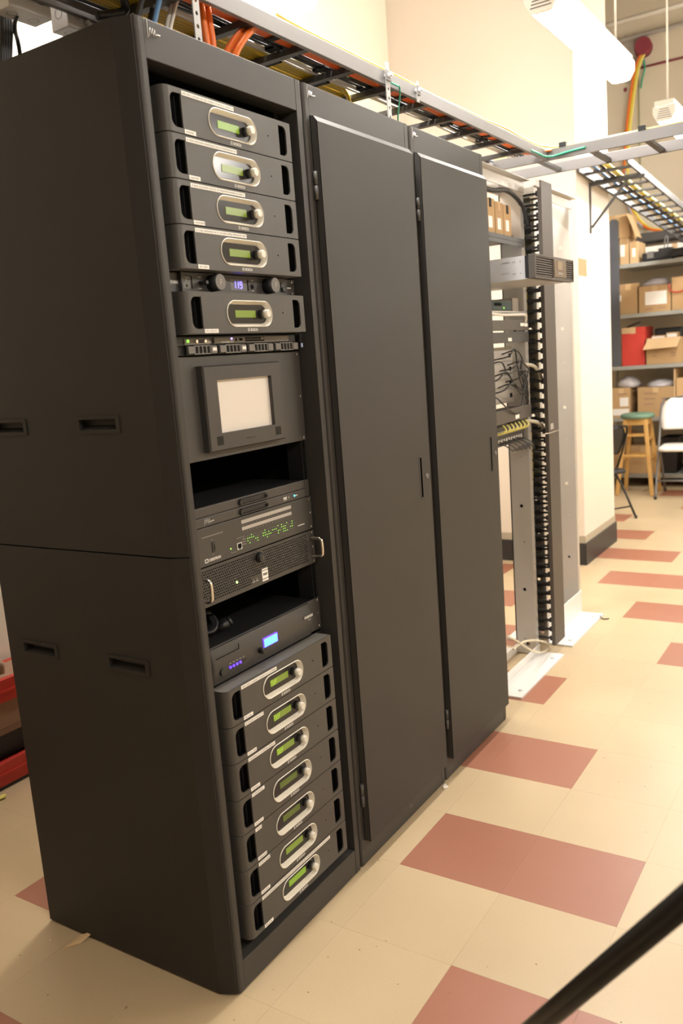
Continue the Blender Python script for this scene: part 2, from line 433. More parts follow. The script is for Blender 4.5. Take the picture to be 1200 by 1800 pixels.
for k in range(3):
    x0 = k * P
    t = thing('equipment_rack', LBL[k], 'rack', (x0 + P / 2, D / 2, 0), 0, 'dark equipment racks standing in a row')
    racks.append(t)
    g = .0025
    part('corner_post', post(x0 + g, x0 + .0245, .003, H, .009, 0), M_RACK, t)
    part('corner_post', post(x0 + .5295, x0 + P - g, .003, H, 0, .009), M_RACK, t)
    b = MB(); b.box(x0 + .0245, x0 + .5285, 0, .05, ZO1, H); part('header', b, M_RACK, t, .0012)
    b = MB(); b.box(x0 + .0245, x0 + .5285, 0, .07, .003, ZO0); part('sill', b, M_RACK, t, .0015)
    b = MB(); b.box(x0 + g, x0 + P - g, .05, D, H - .025, H - .002); part('top_panel', b, M_RACK, t)
    b = MB(); b.box(x0 + g, x0 + P - g, D - .02, D - .002, .01, H - .026); part('back_panel', b, M_RACK, t)
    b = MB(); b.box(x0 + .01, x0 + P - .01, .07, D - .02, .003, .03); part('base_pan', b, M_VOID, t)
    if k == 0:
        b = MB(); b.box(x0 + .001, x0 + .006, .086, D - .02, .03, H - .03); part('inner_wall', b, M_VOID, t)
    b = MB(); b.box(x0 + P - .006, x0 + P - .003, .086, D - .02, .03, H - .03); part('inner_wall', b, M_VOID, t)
    for xr in ((x0 + .0365, x0 + .053), (x0 + .5055, x0 + .5225)):
        b = plate(rect(xr[0], xr[1], ZO0 - .02, ZO1 + .03), [circ((xr[0] + xr[1]) / 2, ZO0 + .012 + .0447 * q / 2 * 1.0, .0034, 6) for q in range(0, 86, 1)], .0525, .056)
        b.box(xr[0] if xr[0] - x0 > .3 else xr[1] - .003, xr[0] + .003 if xr[0] - x0 > .3 else xr[1], .056, .10, ZO0 - .02, ZO1 + .03)
        part('rack_rail', b, M_BLACK, t)
    # script "m" mark on the header, drawn as a brush stroke
    sx = x0 + .035 if k == 0 else x0 + .022
    st = [(0, -.004), (.004, .010), (.006, -.001), (.010, .010), (.0115, -.001), (.016, .009), (.017, 0), (.020, .002), (.030, .003)]
    b = MB(); b.tube([(sx + .004 + a, -.0004, H - .026 + c_ * 1.1) for a, c_ in st], [.0012] * len(st), 5)
    b.box(sx, sx + .0012, -.0006, .0002, H - .034, H - .002)
    part('maker_mark', b, M_PRINT, t, label='white script maker mark on the header')
    if k == 0 or k == 2:
        # side panels with chamfered front flange, upper and lower
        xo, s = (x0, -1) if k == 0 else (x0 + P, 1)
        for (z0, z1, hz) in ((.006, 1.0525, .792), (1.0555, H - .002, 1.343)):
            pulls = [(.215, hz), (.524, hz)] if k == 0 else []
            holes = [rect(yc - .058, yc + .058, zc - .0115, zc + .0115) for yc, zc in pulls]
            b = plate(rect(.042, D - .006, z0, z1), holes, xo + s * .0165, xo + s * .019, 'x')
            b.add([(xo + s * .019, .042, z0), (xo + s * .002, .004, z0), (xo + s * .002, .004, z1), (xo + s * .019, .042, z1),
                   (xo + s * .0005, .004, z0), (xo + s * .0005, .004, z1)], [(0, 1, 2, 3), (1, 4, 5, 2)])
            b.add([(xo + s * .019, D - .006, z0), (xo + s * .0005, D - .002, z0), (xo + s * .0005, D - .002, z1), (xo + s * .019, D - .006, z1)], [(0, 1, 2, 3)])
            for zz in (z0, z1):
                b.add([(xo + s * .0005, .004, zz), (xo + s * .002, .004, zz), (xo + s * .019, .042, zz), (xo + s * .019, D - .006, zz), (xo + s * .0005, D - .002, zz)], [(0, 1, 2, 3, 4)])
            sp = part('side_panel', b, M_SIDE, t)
            for yc, zc in pulls:
                xs = xo + s * .019
                b = plate(rrect(yc - .068, yc + .068, zc - .0195, zc + .0195, .004, 3), [rect(yc - .058, yc + .058, zc - .0115, zc + .0115)], xs + s * .0, xs + s * .0030, 'x')
                xi = xo + s * .001
                yA, yB_, zA, zB = yc - .0582, yc + .0582, zc - .0117, zc + .0117
                b.add([(xs, yA, zA), (xs, yB_, zA), (xs, yB_, zB), (xs, yA, zB), (xi, yA, zA + .009), (xi, yB_, zA + .009), (xi, yB_, zB), (xi, yA, zB)],
                      [(0, 1, 5, 4), (1, 2, 6, 5), (2, 3, 7, 6), (3, 0, 4, 7), (4, 5, 6, 7)])
                part('recessed_pull', b, M_SIDE, sp)
    if k > 0:
        cx = x0 + P / 2; hw = .2535; yd = -.021; ch = .015; z0, z1 = .076, 2.043
        sl = (cx + .186, cx + .197, 1.004, 1.128)
        b = plate(rect(cx - hw, cx + hw, z0, z1 - ch), [rect(*sl), circ(cx + .2275, 1.066, .0085, 16)], yd, yd + .002)
        def ring(dx, y): return [(cx - hw + dx, y, z0 + dx), (cx + hw - dx, y, z0 + dx), (cx + hw - dx, y, z1 - dx), (cx - hw + dx, y, z1 - dx)]
        def dring(dz, y, dx=0): return [(cx - hw + dx, y, z0 + dx), (cx + hw - dx, y, z0 + dx), (cx + hw - dx, y, z1 - dz - dx), (cx - hw + dx, y, z1 - dz - dx)]
        b.loft([dring(ch, yd), dring(0, yd + .011), dring(0, -.001), dring(0, -.001, .01)])
        d = part('door', b, M_DOOR, t)
        b = MB(); b.box(sl[0] - .001, sl[1] + .001, yd + .012, yd + .014, sl[2] - .001, sl[3] + .001)
        for a in ((sl[0] - .0015, sl[0]), (sl[1], sl[1] + .0015)): b.box(a[0], a[1], yd + .0005, yd + .014, sl[2], sl[3])
        part('handle_recess', b, M_VOID, d)
        b = MB(); b.box(sl[0] - .009, sl[0] - .0065, yd - .0006, yd + .0005, sl[2] - .004, sl[3] + .004); part('handle_edge', b, M_BLACK, d)
        b = MB(); b.cyl((cx + .2275, yd - .003, 1.066), (cx + .2275, yd + .010, 1.066), .0080, n=20)
        b.box(cx + .2268, cx + .2282, yd - .0036, yd - .002, 1.0615, 1.0705); part('lock', b, M_MIDGREY, d, label='round key lock')
        for zc in (1.877, .219):
            b = MB(); xh = cx - hw - .0045
            b.cyl((xh, -.0065, zc - .034), (xh, -.0065, zc - .001), .0055, n=12); b.cyl((xh, -.0065, zc + .001), (xh, -.0065, zc + .034), .0055, n=12)
            b.box(xh, cx - hw + .001, -.009, -.004, zc - .03, zc + .03); part('hinge', b, mat('hinge_grey', (.09, .085, .08), .45), d)
# scuffs on the first door
b = MB()
def scuff(u0, v0, u1, v1, wd):
    a = at(u0, v0, 1, -.0192); c_ = at(u1, v1, 1, -.0192); n = Vector((-(c_ - a).z, 0, (c_ - a).x)).normalized() * wd
    b.add([a - n * .2, a + n * .2, (a + c_) / 2 + n, c_, (a + c_) / 2 - n], [(0, 1, 2, 3, 4)])
scuff(657, 984, 694, 956, .0016); scuff(735, 1009, 742, 1018, .0022); scuff(741, 1016, 748, 1018, .0014)
scuff(752, 961, 758, 960, .0008); scuff(720, 1420, 726, 1413, .002)
part('scuff_mark', b, mat('scuffed_paint', (.20, .175, .15), .5), [c for c in racks[1].children if c.name.startswith('door')][0])

# ================================================================== AMPLIFIERS
AW = .432; AH = 2 * U - .0012; AX = .0585; AY = -.002
def dshape(x0, x1, z0, z1, r, side):
    return rrect(x0, x1, z0, z1, r, 6, (1, 0, 0, 1) if side == 'L' else (0, 1, 1, 0))
OVX, OVZ = .214, AH * .485
def amp_parts():
    hz = (.0105, AH - .011)
    slotL = dshape(.0185, .0515, *hz, .015, 'L'); slotR = dshape(.384, .4135, *hz, .013, 'R')
    oval = stadium(OVX, OVZ, .162, .0545, 9)
    b = plate(rrect(.016, AW - .001, .0005, AH - .0005, .0015, 1), [slotL, slotR, oval, circ(.341, OVZ + .003, .0022, 8)], 0, .004)
    # wrap-round left cheek
    arc = [(.016 - .016 * math.sin(a), .0205 - .0205 * math.cos(a)) for a in [PI / 2 * q / 7 for q in range(8)]]
    for i in range(7):
        (xa, ya), (xb, yb) = arc[i], arc[i + 1]
        b.add([(xa, ya, .0005), (xb, yb, .0005), (xb, yb, AH - .0005), (xa, ya, AH - .0005)], [(0, 1, 2, 3)], True)
    b.add([(0, .0205, .0005), (0, .046, .0005), (0, .046, AH - .0005), (0, .0205, AH - .0005)], [(0, 1, 2, 3)])
    b.add([(AW - .001, .004, .0005), (AW - .001, .046, .0005), (AW - .001, .046, AH - .0005), (AW - .001, .004, AH - .0005)], [(0, 1, 2, 3)])
    front = b
    cap = [(x, y) for x, y in reversed(arc)] + [(AW - .001, 0), (AW - .001, .046), (0, .046)]
    b2 = MB(); 
    for zz in (.0008, AH - .0008): b2.add([(x, y, zz) for x, y in cap], [tuple(range(len(cap)))])
    shell = b2
    ch = MB(); ch.box(.003, AW - .004, .046, .36, .001, AH - .001)
    # handle pockets
    pks = []
    for sx0, sx1 in ((.0165, .0535), (.382, .4155)):
        pk = MB(); pks.append(pk)
        pk.box(sx0, sx1, .030, .032, .008, AH - .009)
        pk.box(sx0 - .001, sx0, .004, .032, .008, AH - .009); pk.box(sx1, sx1 + .001, .004, .032, .008, AH - .009)
        pk.box(sx0, sx1, .004, .032, .0075, .0085); pk.box(sx0, sx1, .004, .032, AH - .0095, AH - .0085)
    grips = [MB().box(.3905, .3925, .014, .030, .012, AH - .012), MB().box(.0455, .0475, .014, .030, .012, AH - .012)]
    def rg(w_, h_, y): return [(x, y, z) for x, z in stadium(OVX, OVZ, w_, h_, 9)]
    rb = MB(); rb.loft([rg(.162, .0545, .003), rg(.166, .0585, -.0012), rg(.163, .0555, -.0024), rg(.150, .0425, .011), rg(.148, .041, .0115)], smooth=False)
    gl = plate(stadium(OVX, OVZ, .152, .0445, 9), [], .0108, .012)
    lcd = MB(); lcd.box(OVX - .040, OVX + .033, .0098, .0108, OVZ - .0075, OVZ + .0085)
    kx = OVX + .053
    kb = MB(); kb.cyl((kx, .0108, OVZ), (kx, -.002, OVZ), .0105, .0098, 24)
    kf = MB(); kf.cyl((kx, -.002, OVZ), (kx, -.0125, OVZ), .0096, .0090, 24); kf.cyl((kx, -.0125, OVZ), (kx, -.0135, OVZ), .0090, .0078, 24)
    lg = text_mb('BOSCH', .0082, -.0005, .0001, x=OVX - .004, z=.0045, bold=.0003)
    ring = MB()
    for q in range(14):
        a0, a1 = 2 * PI * q / 14, 2 * PI * (q + 1) / 14
        c0 = (OVX - .0105, .0074)
        ring.add([(c0[0] + r * math.cos(a), -.0005, c0[1] + r * math.sin(a)) for r, a in ((.0040, a0), (.0040, a1), (.0031, a1), (.0031, a0))], [(0, 1, 2, 3)])
    ring.box(OVX - .0122, OVX - .0113, -.0005, 0, .0048, .0100); ring.box(OVX - .0097, OVX - .0088, -.0005, 0, .0048, .0100); ring.box(OVX - .0113, OVX - .0097, -.0005, 0, .0070, .0078)
    lg.merge(ring)
    ears = []
    for ex, ea, eb in ((-.010, -.020, .003), (AW + .018, AW - .004, AW + .030)):
        ear = MB().box(ea, eb, .048, .0512, .002, AH - .002); ears.append(ear)
        for ez in (.013, AH - .013): ear.cyl((ex, .048, ez), (ex, .0455, ez), .004, n=8)
    return dict(front_panel=(front, M_AMP), housing=(shell, M_AMPTOP), chassis=(ch, M_BLACK), handle_pocket=(pks, M_VOID), handle_grip=(grips, M_BLACKP),
                display_surround=(rb, M_RING), display_window=(gl, M_GLASS), knob_base=(kb, M_BLACKP), knob=(kf, M_KNOB), maker_name=(lg, M_PRINT), mounting_ear=(ears, M_BLACK)), lcd
AMP, LCD = amp_parts()
amp_meshes = {}
for n, (mb, m) in AMP.items():
    amp_meshes[n] = []
    for q in (mb if isinstance(mb, list) else [mb]):
        me = q.mesh(n); me.materials.append(m); amp_meshes[n].append(me)
lcd_mesh = {}
for key, m in (('b', M_LCDB), ('n', M_LCD), ('d', M_LCDD)):
    me = LCD.mesh('lcd'); me.materials.append(m); lcd_mesh[key] = me
def label_strip(x0, x1, z0, z1, y, parent, name='label_strip'):
    b = MB(); b.box(x0, x1, y - .0005, y, z0, z1)
    o = part(name, b, M_WHITE, parent, local=True, label='white printed label strip')
    t_ = MB(); x = x0 + .004; zc = (z0 + z1) / 2; hh = (z1 - z0) * .2
    while x < x1 - .005:
        wd = random.choice((.002, .003, .004)); t_.box(x, min(x + wd, x1 - .002), y - .0008, y - .0005, zc - hh, zc + hh); x += wd + random.choice((.0012, .0012, .003))
    part('printed_text', t_, M_INK, o, local=True)
ORD = ['topmost', 'second', 'third', 'lowest']
ORD7 = ['topmost', 'second from the top', 'third from the top', 'middle one', 'third from the bottom', 'second from the bottom', 'lowest']
amps = []
for i in range(4):
    L = ['grey rack amplifier with green display, topmost of the four stacked under the header',
         'grey rack amplifier with green display, second in the stack of four under the header',
         'grey rack amplifier with green display, third in the stack of four under the header',
         'grey rack amplifier with green display, just above the blue-lit power conditioner'][i]
    amps.append((2.0088 - 2 * U * (i + 1), L, [(.0545, .2205), (.0545, .218), (.0545, .234), (.0545, .226)][i], [.0905] * 4, 'bnnn'[i], False))
amps.append((1.5178, 'grey rack amplifier without long strip, between the power conditioner and the drive server', None, [.1], 'n', False))
for i in range(7):
    L = 'grey rack amplifier with green display, ' + ORD7[i] + ' in the bottom stack of seven'
    amps.append((.7287 - 2 * U * (i + 1), L, [(.0545, .190), (.0545, .125), (.0545, .158), (.0545, .102), (.0545, .078), (.0545, .098), (.0545, .352)][i], [.0905], 'nnnddnb'[i], i < 3))
for z, L, strip, _, key, txt in amps:
    t = thing('rack_amplifier', L, 'amplifier', (AX, AY, z), 0, 'rack amplifiers in the open rack')
    for n, mes in amp_meshes.items():
        for me in mes: part(n, me, None, t)
    lc = part('lcd', lcd_mesh[key], None, t, label='green display')
    if txt:
        b = MB(); x = OVX - .037
        for q in range(4):
            b.box(x, x + .0008, .0094, .0099, OVZ - .003, OVZ + .006); b.box(x, x + .004, .0094, .0099, OVZ + (.005, -.003, .001, .005)[q], OVZ + (.006, -.002, .002, .006)[q]); x += .0062
        b.box(OVX - .037, OVX - .018, .0094, .0099, OVZ - .0062, OVZ - .0055)
        part('readout', b, M_LCDT, lc, local=True)
    if strip: label_strip(strip[0], strip[1], AH - .0125, AH - .0040, 0, t)
    label_strip(.0535, .0875 if z != 1.5178 else .098, .0015, .0100, 0, t, 'number_label')

# ================================================================== RAIL-MOUNTED DEVICES
RX = .0382; RW = .4826; RY = .0505
def rx(x): return RX + x
def device(name, label, cat, z0, z1, m, depth=.30, bev=.001, face=.004, group='devices in the open rack'):
    t = thing(name, label, cat, (RX + RW / 2, RY, z0), 0, group)
    b = MB(); b.box(RX, RX + RW, RY - face, RY, z0 + .0008, z1 - .0008); part('front_panel', b, m, t, bev)
    if depth:
        b = MB(); b.box(RX + .022, RX + RW - .022, RY, RY + depth, z0 + .002, z1 - .002); part('chassis', b, M_BLACK, t)
    return t
def screws(t, z0, z1, y):
    for x in (RX + .0085, RX + RW - .0085):
        for z in ((z0 + .008, z1 - .008) if z1 - z0 < .06 else (z0 + .008, (z0 + z1) / 2, z1 - .008)):
            part('rack_screw', MB().cyl((x, y, z), (x, y - .0025, z), .0045, .0035, n=10), M_CHROME, t)
def px_x(u, v, y): return at(u, v, 1, y).x

# --- power conditioner with volt meter (1U)
z0, z1 = 1.607, 1.651; yf = RY - .004
t = device('power_conditioner', 'one-unit power conditioner with blue voltage digits between two amplifiers', 'power conditioner', z0, z1, M_DKGREY)
FZ = (z0 + z1) / 2
pieces('end_plate', [MB().box(RX, .0955, yf - .002, yf, z0 + .002, z1 - .002), MB().box(RX + RW - .045, RX + RW, yf - .002, yf, z0 + .002, z1 - .002)], M_DKGREY, t, .0008)
fp = plate(rect(.0965, RX + RW - .05, z0 + .0015, z1 - .0015), [rect(.101, .129, FZ - .0135, FZ + .0135), rrect(.258, .322, FZ - .0125, FZ + .0130, .002, 2)], yf - .012, yf); part('raised_front', fp, M_DKGREY, t, .0006)
yq = yf - .012
o = part('outlet', plate(rect(.1005, .1285, FZ - .013, FZ + .013), [rect(.1065, .1085, FZ + .000, FZ + .009), rect(.1195, .1215, FZ + .001, FZ + .008), circ(.1145, FZ - .007, .003, 10)], yq + .003, yq + .008), M_MIDGREY, t, label='grey mains outlet')
part('outlet_slots', MB().box(.1012, .1278, yq + .0082, yq + .0088, FZ - .0125, FZ + .0125), M_VOID, o)
b = MB(); b.cyl((.153, yq, FZ - .001), (.153, yq - .018, FZ - .001), .0045, n=12); b.cyl((.153, yq - .018, FZ - .001), (.153, yq - .022, FZ - .001), .0055, .004, n=12); part('rotary_switch', b, M_BLACKP, t)
for i, kx in enumerate((.191, .392)):
    b = MB(); b.cyl((kx, yq, FZ), (kx, yq - .026, FZ), .0185, .0180, n=32); o = part('light_knob', b, M_BLACKP, t)
    b = MB(); b.cyl((kx, yq - .026, FZ), (kx, yq - .0275, FZ), .0172, .0166, n=32); o2 = part('knob_face', b, M_MIDGREY, o)
    b = text_mb('F', .018, yq - .0282, yq - .0276, x=kx - .005, z=FZ - .0065, bold=.0006)
    part('maker_initial', b, M_PRINTG, o)
o = part('meter_window', MB().box(.2585, .3215, yq + .003, yq + .005, FZ - .0122, FZ + .0127), M_MIDGREY, t)
def seg7(x, z, w_, h_, segs, y, th=.0019):
    q = MB(); d = {'a': (x, x + w_, z + h_ - th, z + h_), 'g': (x, x + w_, z + h_ / 2 - th / 2, z + h_ / 2 + th / 2), 'd': (x, x + w_, z, z + th),
         'f': (x, x + th, z + h_ / 2, z + h_), 'b': (x + w_ - th, x + w_, z + h_ / 2, z + h_), 'e': (x, x + th, z, z + h_ / 2), 'c': (x + w_ - th, x + w_, z, z + h_ / 2)}
    for s in segs: a = d[s]; q.box(a[0] + .0002, a[1] - .0002, y - .0006, y, a[2] + .0002, a[3] - .0002)
    return q
b = seg7(.2715, FZ - .0075, .0075, .0155, 'bc', yq + .0028); b.merge(seg7(.2815, FZ - .0075, .0075, .0155, 'bc', yq + .0028)); b.merge(seg7(.2935, FZ - .0075, .0085, .0155, 'abcdfg', yq + .0028))
part('voltage_digits', b, M_BLUE, o, label='glowing blue digits')
b = MB(); b.cyl((.337, yq, FZ - .002), (.337, yq - .002, FZ - .002), .0065, n=16); b.cyl((.337, yq - .002, FZ - .002), (.337, yq - .006, FZ - .002), .004, n=16); part('jack', b, M_BLACKP, t)
b = MB(); b.box(.449, .466, yq - .002, yq + .0005, FZ - .0125, FZ + .0115); o = part('rocker_switch', b, M_BLACKP, t, .001)
b = MB(); b.box(.4505, .4645, yq - .0055, yq - .002, FZ - .010, FZ - .001, ); part('rocker', b, M_BLACKP, o, .001)
b = text_mb('FURMAN', .0095, yf - .0026, yf - .002, x=.0945, z=FZ - .003, bold=.0004, align='RIGHT'); b.merge(MB().box(.4180, .4265, yq - .0006, yq, FZ - .004, FZ + .003)); b.merge(MB().box(.489, .506, yf - .0026, yf - .002, FZ - .001, FZ + .0015))
for zz in (FZ + .011, FZ - .0125): b.box(.148, .158, yq - .0005, yq, zz, zz + .0012); b.box(.332, .342, yq - .0005, yq, zz, zz + .001)
part('printing', b, M_PRINT, t)
screws(t, z0, z1, yf - .002)

# --- drive server (1U)
z0, z1 = 1.4745, 1.5172
t = device('rack_server', 'one-unit rack server with four drive carriers above the touch panel', 'server', z0, z1, M_BLACKP, .55)
yf = RY - .004
b = MB(); b.box(RX + .022, RX + RW - .026, yf - .010, yf, z0 + .022, z1 - .004); part('upper_bezel', b, M_BLACKP, t, .0006)
b = MB(); b.box(.180, .462, yf - .0135, yf - .010, z1 - .0185, z1 - .0055); o = part('control_strip', b, M_MIDGREY, t, .0005)
vg = MB()
for q in range(14):
    for r_ in range(2): vg.box(.290 + q * .0052, .2935 + q * .0052, yf - .0142, yf - .0134, z1 - .0165 + r_ * .0055, z1 - .0125 + r_ * .0055)
vg.box(.268, .279, yf - .0142, yf - .0134, z1 - .0140, z1 - .0085); vg.box(.254, .259, yf - .0142, yf - .0134, z1 - .0150, z1 - .0085)
part('vent_slots', vg, M_VOID, o)
b = MB(); b.cyl((.240, yf - .0135, z1 - .0090), (.240, yf - .0150, z1 - .0090), .0026, n=10); part('status_light', b, mat('violet_led', (.2, .15, .8), .4, emit=(.35, .25, 1.0), es=2.5), o)
b = MB(); b.box(.085, .166, yf - .0125, yf - .010, z1 - .0195, z1 - .0065); o = part('port_strip', b, M_MIDGREY, t, .0005)
b = MB(); b.box(.128, .142, yf - .0135, yf - .0124, z1 - .0165, z1 - .0095); part('video_port', b, M_BLACK, o)
pieces('port_screw', [MB().cyl((x, yf - .0125, z1 - .013), (x, yf - .016, z1 - .013), .0038, n=8) for x in (.121, .149)], M_CHROME, o)
b = MB(); b.cyl((.094, yf - .0125, z1 - .012), (.094, yf - .0150, z1 - .012), .0034, n=10); part('power_button', b, M_GREENL, o)
tx = text_mb('DELL', .0070, yf - .0130, yf - .0124, x=.1535, z=z1 - .0165, bold=.0004); tx.merge(text_mb('PowerEdge R410', .0062, yf - .0141, yf - .0135, x=.203, z=z1 - .0172, bold=.0002))
tx.box(.350, .361, yf - .0141, yf - .0135, z1 - .012, z1 - .007)
part('printing', tx, M_PRINT, t)
for q in range(4):
    cx0 = .0935 + q * .1043
    b = MB(); b.box(cx0, cx0 + .097, yf - .008, yf, z0 + .0015, z0 + .0215); o = part('drive_carrier', b, M_BLACK, t, .0005)
    pieces('latch', [MB().box(cx0 + .001, cx0 + .021, yf - .0135, yf - .008, z0 + .004, z0 + .0195), MB().box(cx0 + .075, cx0 + .0945, yf - .0135, yf - .008, z0 + .003, z0 + .0195)], M_MIDGREY, o, .0006)
    fr = plate(rect(cx0 + .021, cx0 + .075, z0 + .002, z0 + .0212), [rect(cx0 + .0235 + r_ * .0128, cx0 + .0337 + r_ * .0128, z0 + .0042, z0 + .0190) for r_ in range(4)], yf - .012, yf - .008); part('vent_frame', fr, M_MIDGREY, o)
    if q < 2:
        b = MB(); b.box(cx0 + .079, cx0 + .092, yf - .0141, yf - .0135, z0 + .0085, z0 + .0155); part('drive_label', b, M_WHITE, o)
b = MB(); b.box(RX + RW - .012, RX + RW - .001, yf - .016, yf, z0 + .004, z1 - .003); part('release_tab', b, M_BLACKP, t, .001)
b = MB(); b.box(RX + RW - .0105, RX + RW - .0035, yf - .0168, yf - .0158, z0 + .0075, z0 + .0175); part('tab_sticker', b, mat('blue_white_sticker', (.45, .55, .85), .5), t, label='blue and white sticker')

# --- touch panel on a wide blank plate
z0, z1 = 1.2435, 1.4735
t = device('touch_panel', 'wall-style touch panel with pale blank screen on a dark plate', 'touch panel', z0, z1, M_DKGREY, .08)
yf = RY - .004
def P2(u, v, y): q = at(u, v, 1, y); return (q.x, q.z)
bx0, bx1, bz0, bz1 = .1245, .4075, 1.2605, 1.4510
sx0, sx1, sz0, sz1 = .1675, .3665, 1.2995, 1.4180
yb = yf - .021
def rr(dx, y, z_in=0): return [(bx0 + dx, y, bz0 + dx), (bx1 - dx, y, bz0 + dx), (bx1 - dx, y, bz1 - dx), (bx0 + dx, y, bz1 - dx)]
b = plate(rect(bx0 + .003, bx1 - .003, bz0 + .003, bz1 - .003), [rect(sx0, sx1, sz0, sz1)], yb, yb + .002)
b.loft([rr(.003, yb), rr(0, yb + .004), rr(0, yf)])
b.loft([[(sx0, y, sz0), (sx1, y, sz0), (sx1, y, sz1), (sx0, y, sz1)] for y in (yb + .001, yb + .012)])
part('bezel', b, M_DKGREY, t)
part('screen', MB().box(sx0 - .001, sx1 + .001, yb + .010, yb + .013, sz0 - .001, sz1 + .001), M_SCREEN, t, label='pale blank screen')
for gx in (.148, .366):
    b = MB()
    for q in range(6): b.box(gx, gx + .0215, yb - .0006, yb + .0003, 1.2745 + q * .0033, 1.2765 + q * .0033)
    part('speaker_grille', b, M_VOID, t)
b = MB(); b.box(.252, .285, yb - .0005, yb, 1.278, 1.2805); part('maker_name', b, M_BLACK, t)
screws(t, z0, z1, yf)

# --- double keyboard drawer (1U)
z0, z1 = 1.0970, 1.1425
t = thing('keyboard_drawer', 'one-unit double sliding drawer with two finger pulls below the open gap', 'drawer', (RX + RW / 2, RY, z0), 0, 'devices in the open rack')
b = MB(); b.box(RX + .022, RX + RW - .022, RY, RY + .42, z0 + .001, z1 - .001); part('drawer_body', b, M_BLACK, t)
yf = RY - .006
for q, (a, c_) in enumerate(((1.1205, 1.1420), (1.0978, 1.1190))):
    o = part('drawer_front', MB().box(RX + .004, RX + RW - .026, yf, RY, a, c_), M_DKGREY, t, .001)
    pc = (.276, (a + c_) / 2)
    pul = MB()
    for (w_, h_, y_) in ((.108, .0135, yf - .0002),): pass
    rg = lambda w_, h_, y_: [(x, y_, z) for x, z in stadium(pc[0], pc[1] - .001, w_, h_, 6)]
    pul.loft([rg(.112, .016, yf), rg(.108, .0135, yf - .006), rg(.100, .0085, yf - .006), rg(.097, .006, yf - .001)], cap1=True)
    part('finger_pull', pul, M_BLACKP, o)
part('end_piece', MB().box(RX + RW - .0245, RX + RW - .008, yf, RY, z0 + .001, z1 - .001), M_DKGREY, t, .001)
st = [(0, -.004), (.004, .010), (.006, -.001), (.010, .010), (.0115, -.001), (.016, .009), (.017, 0), (.020, .002), (.030, .003)]
b = MB(); b.tube([(.098 + a * 1.1, yf - .0004, 1.1045 + c_ * 1.05) for a, c_ in st], [.0011] * len(st), 5); part('maker_mark', b, M_PRINT, t, label='white script maker mark')
b = MB(); b.box(.398, .412, yf - .0006, yf, 1.1045, 1.1062); b.box(.398, .412, yf - .0006, yf, 1.1075, 1.1120); b.box(.4205, .4220, yf - .0006, yf, 1.106, 1.1115); b.box(.450, .459, yf - .0006, yf, 1.1075, 1.110); part('icons', b, M_PRINT, t)
b = MB(); b.cyl((.445, yf, 1.109), (.445, yf - .0015, 1.109), .0026, n=10); part('status_light', b, M_CYANL, t)

# --- audio video matrix switcher (2U) with lamp matrix
z0, z1 = 1.0072, 1.0962
t = device('matrix_switcher', 'two-unit matrix switcher with rows of tiny green lamps below the drawer', 'switcher', z0, z1, M_DKGREY)
yf = RY - .004
part('label_strip', MB().box(.228, .429, yf - .0006, yf, 1.0785, 1.0870), M_LTGREY, t, label='grey writing strip')
part('label_strip', MB().box(.228, .429, yf - .0006, yf, 1.0625, 1.0705), M_LTGREY, t, label='grey writing strip')
on = MB(); off = MB()
for c_ in range(25):
    for r_ in range(4):
        x = .2455 + c_ * .0076; z = 1.0275 + r_ * .0062
        lit = random.random() < (.62 if r_ in (1, 2) else .16) and c_ not in (6, 7)
        (on if lit else off).box(x - .0010, x + .0010, yf - .0009, yf, z - .0010, z + .0010)
part('lit_lamps', on, M_GREENL, t, kind='stuff'); part('unlit_lamps', off, M_LEDOFF, t, kind='stuff')
o = part('usb_port', MB().box(.118, .128, yf - .0016, yf, 1.0345, 1.0590), M_BLACKP, t, .0005)
part('port_slot', MB().box(.1235, .1255, yf - .002, yf - .0015, 1.040, 1.052), M_VOID, o)
o = part('network_port', MB().box(.2035, .2215, yf - .0016, yf, 1.0205, 1.0365), M_PRINT, t)
b = plate([(.206, 1.0245), (.209, 1.0245), (.209, 1.022), (.216, 1.022), (.216, 1.0245), (.219, 1.0245), (.219, 1.0345), (.206, 1.0345)], [], yf - .0022, yf - .0015); part('port_slot', b, M_VOID, o)
b = text_mb('CRESTRON', .0080, yf - .0006, yf, x=.1035, z=1.0170, bold=.0004); b.merge(plate(rrect(.0895, .1015, 1.0155, 1.0245, .002, 2), [rrect(.0918, .0992, 1.0178, 1.0222, .001, 2)], yf - .0006, yf))
b.box(.452, .482, yf - .0006, yf, 1.0270, 1.0292)
b.box(.181, .1825, yf - .0006, yf, 1.021, 1.0215)
part('printing', b, M_PRINT, t)
b = MB(); x = .087
while x < .155: wd = random.choice((.003, .004, .005)); b.box(x, x + wd, yf - .0005, yf, 1.0730, 1.0750); x += wd + .0018
for r_ in range(3): b.box(.226, .238, yf - .0005, yf, 1.0285 + r_ * .0062, 1.0297 + r_ * .0062)
b.box(.205, .236, yf - .0005, yf, 1.0475, 1.0482); b.box(.182, .200, yf - .0005, yf, 1.0180, 1.0187); b.box(.118, .122, yf - .0005, yf, 1.063, 1.0642); b.box(.118, .122, yf - .0005, yf, 1.030, 1.0312)
for c_ in range(16):
    b.box(.2330 + c_ * .0126, .2345 + c_ * .0126, yf - .0005, yf, 1.0738, 1.0752); b.box(.2330 + c_ * .0126, .2345 + c_ * .0126, yf - .0005, yf, 1.0570, 1.0584)
part('fine_printing', b, M_PRINTG, t, kind='stuff')
b = MB(); b.cyl((.181, yf, 1.029), (.181, yf - .001, 1.029), .0020, n=8); part('status_light', b, M_GREENL, t)
screws(t, z0, z1, yf)

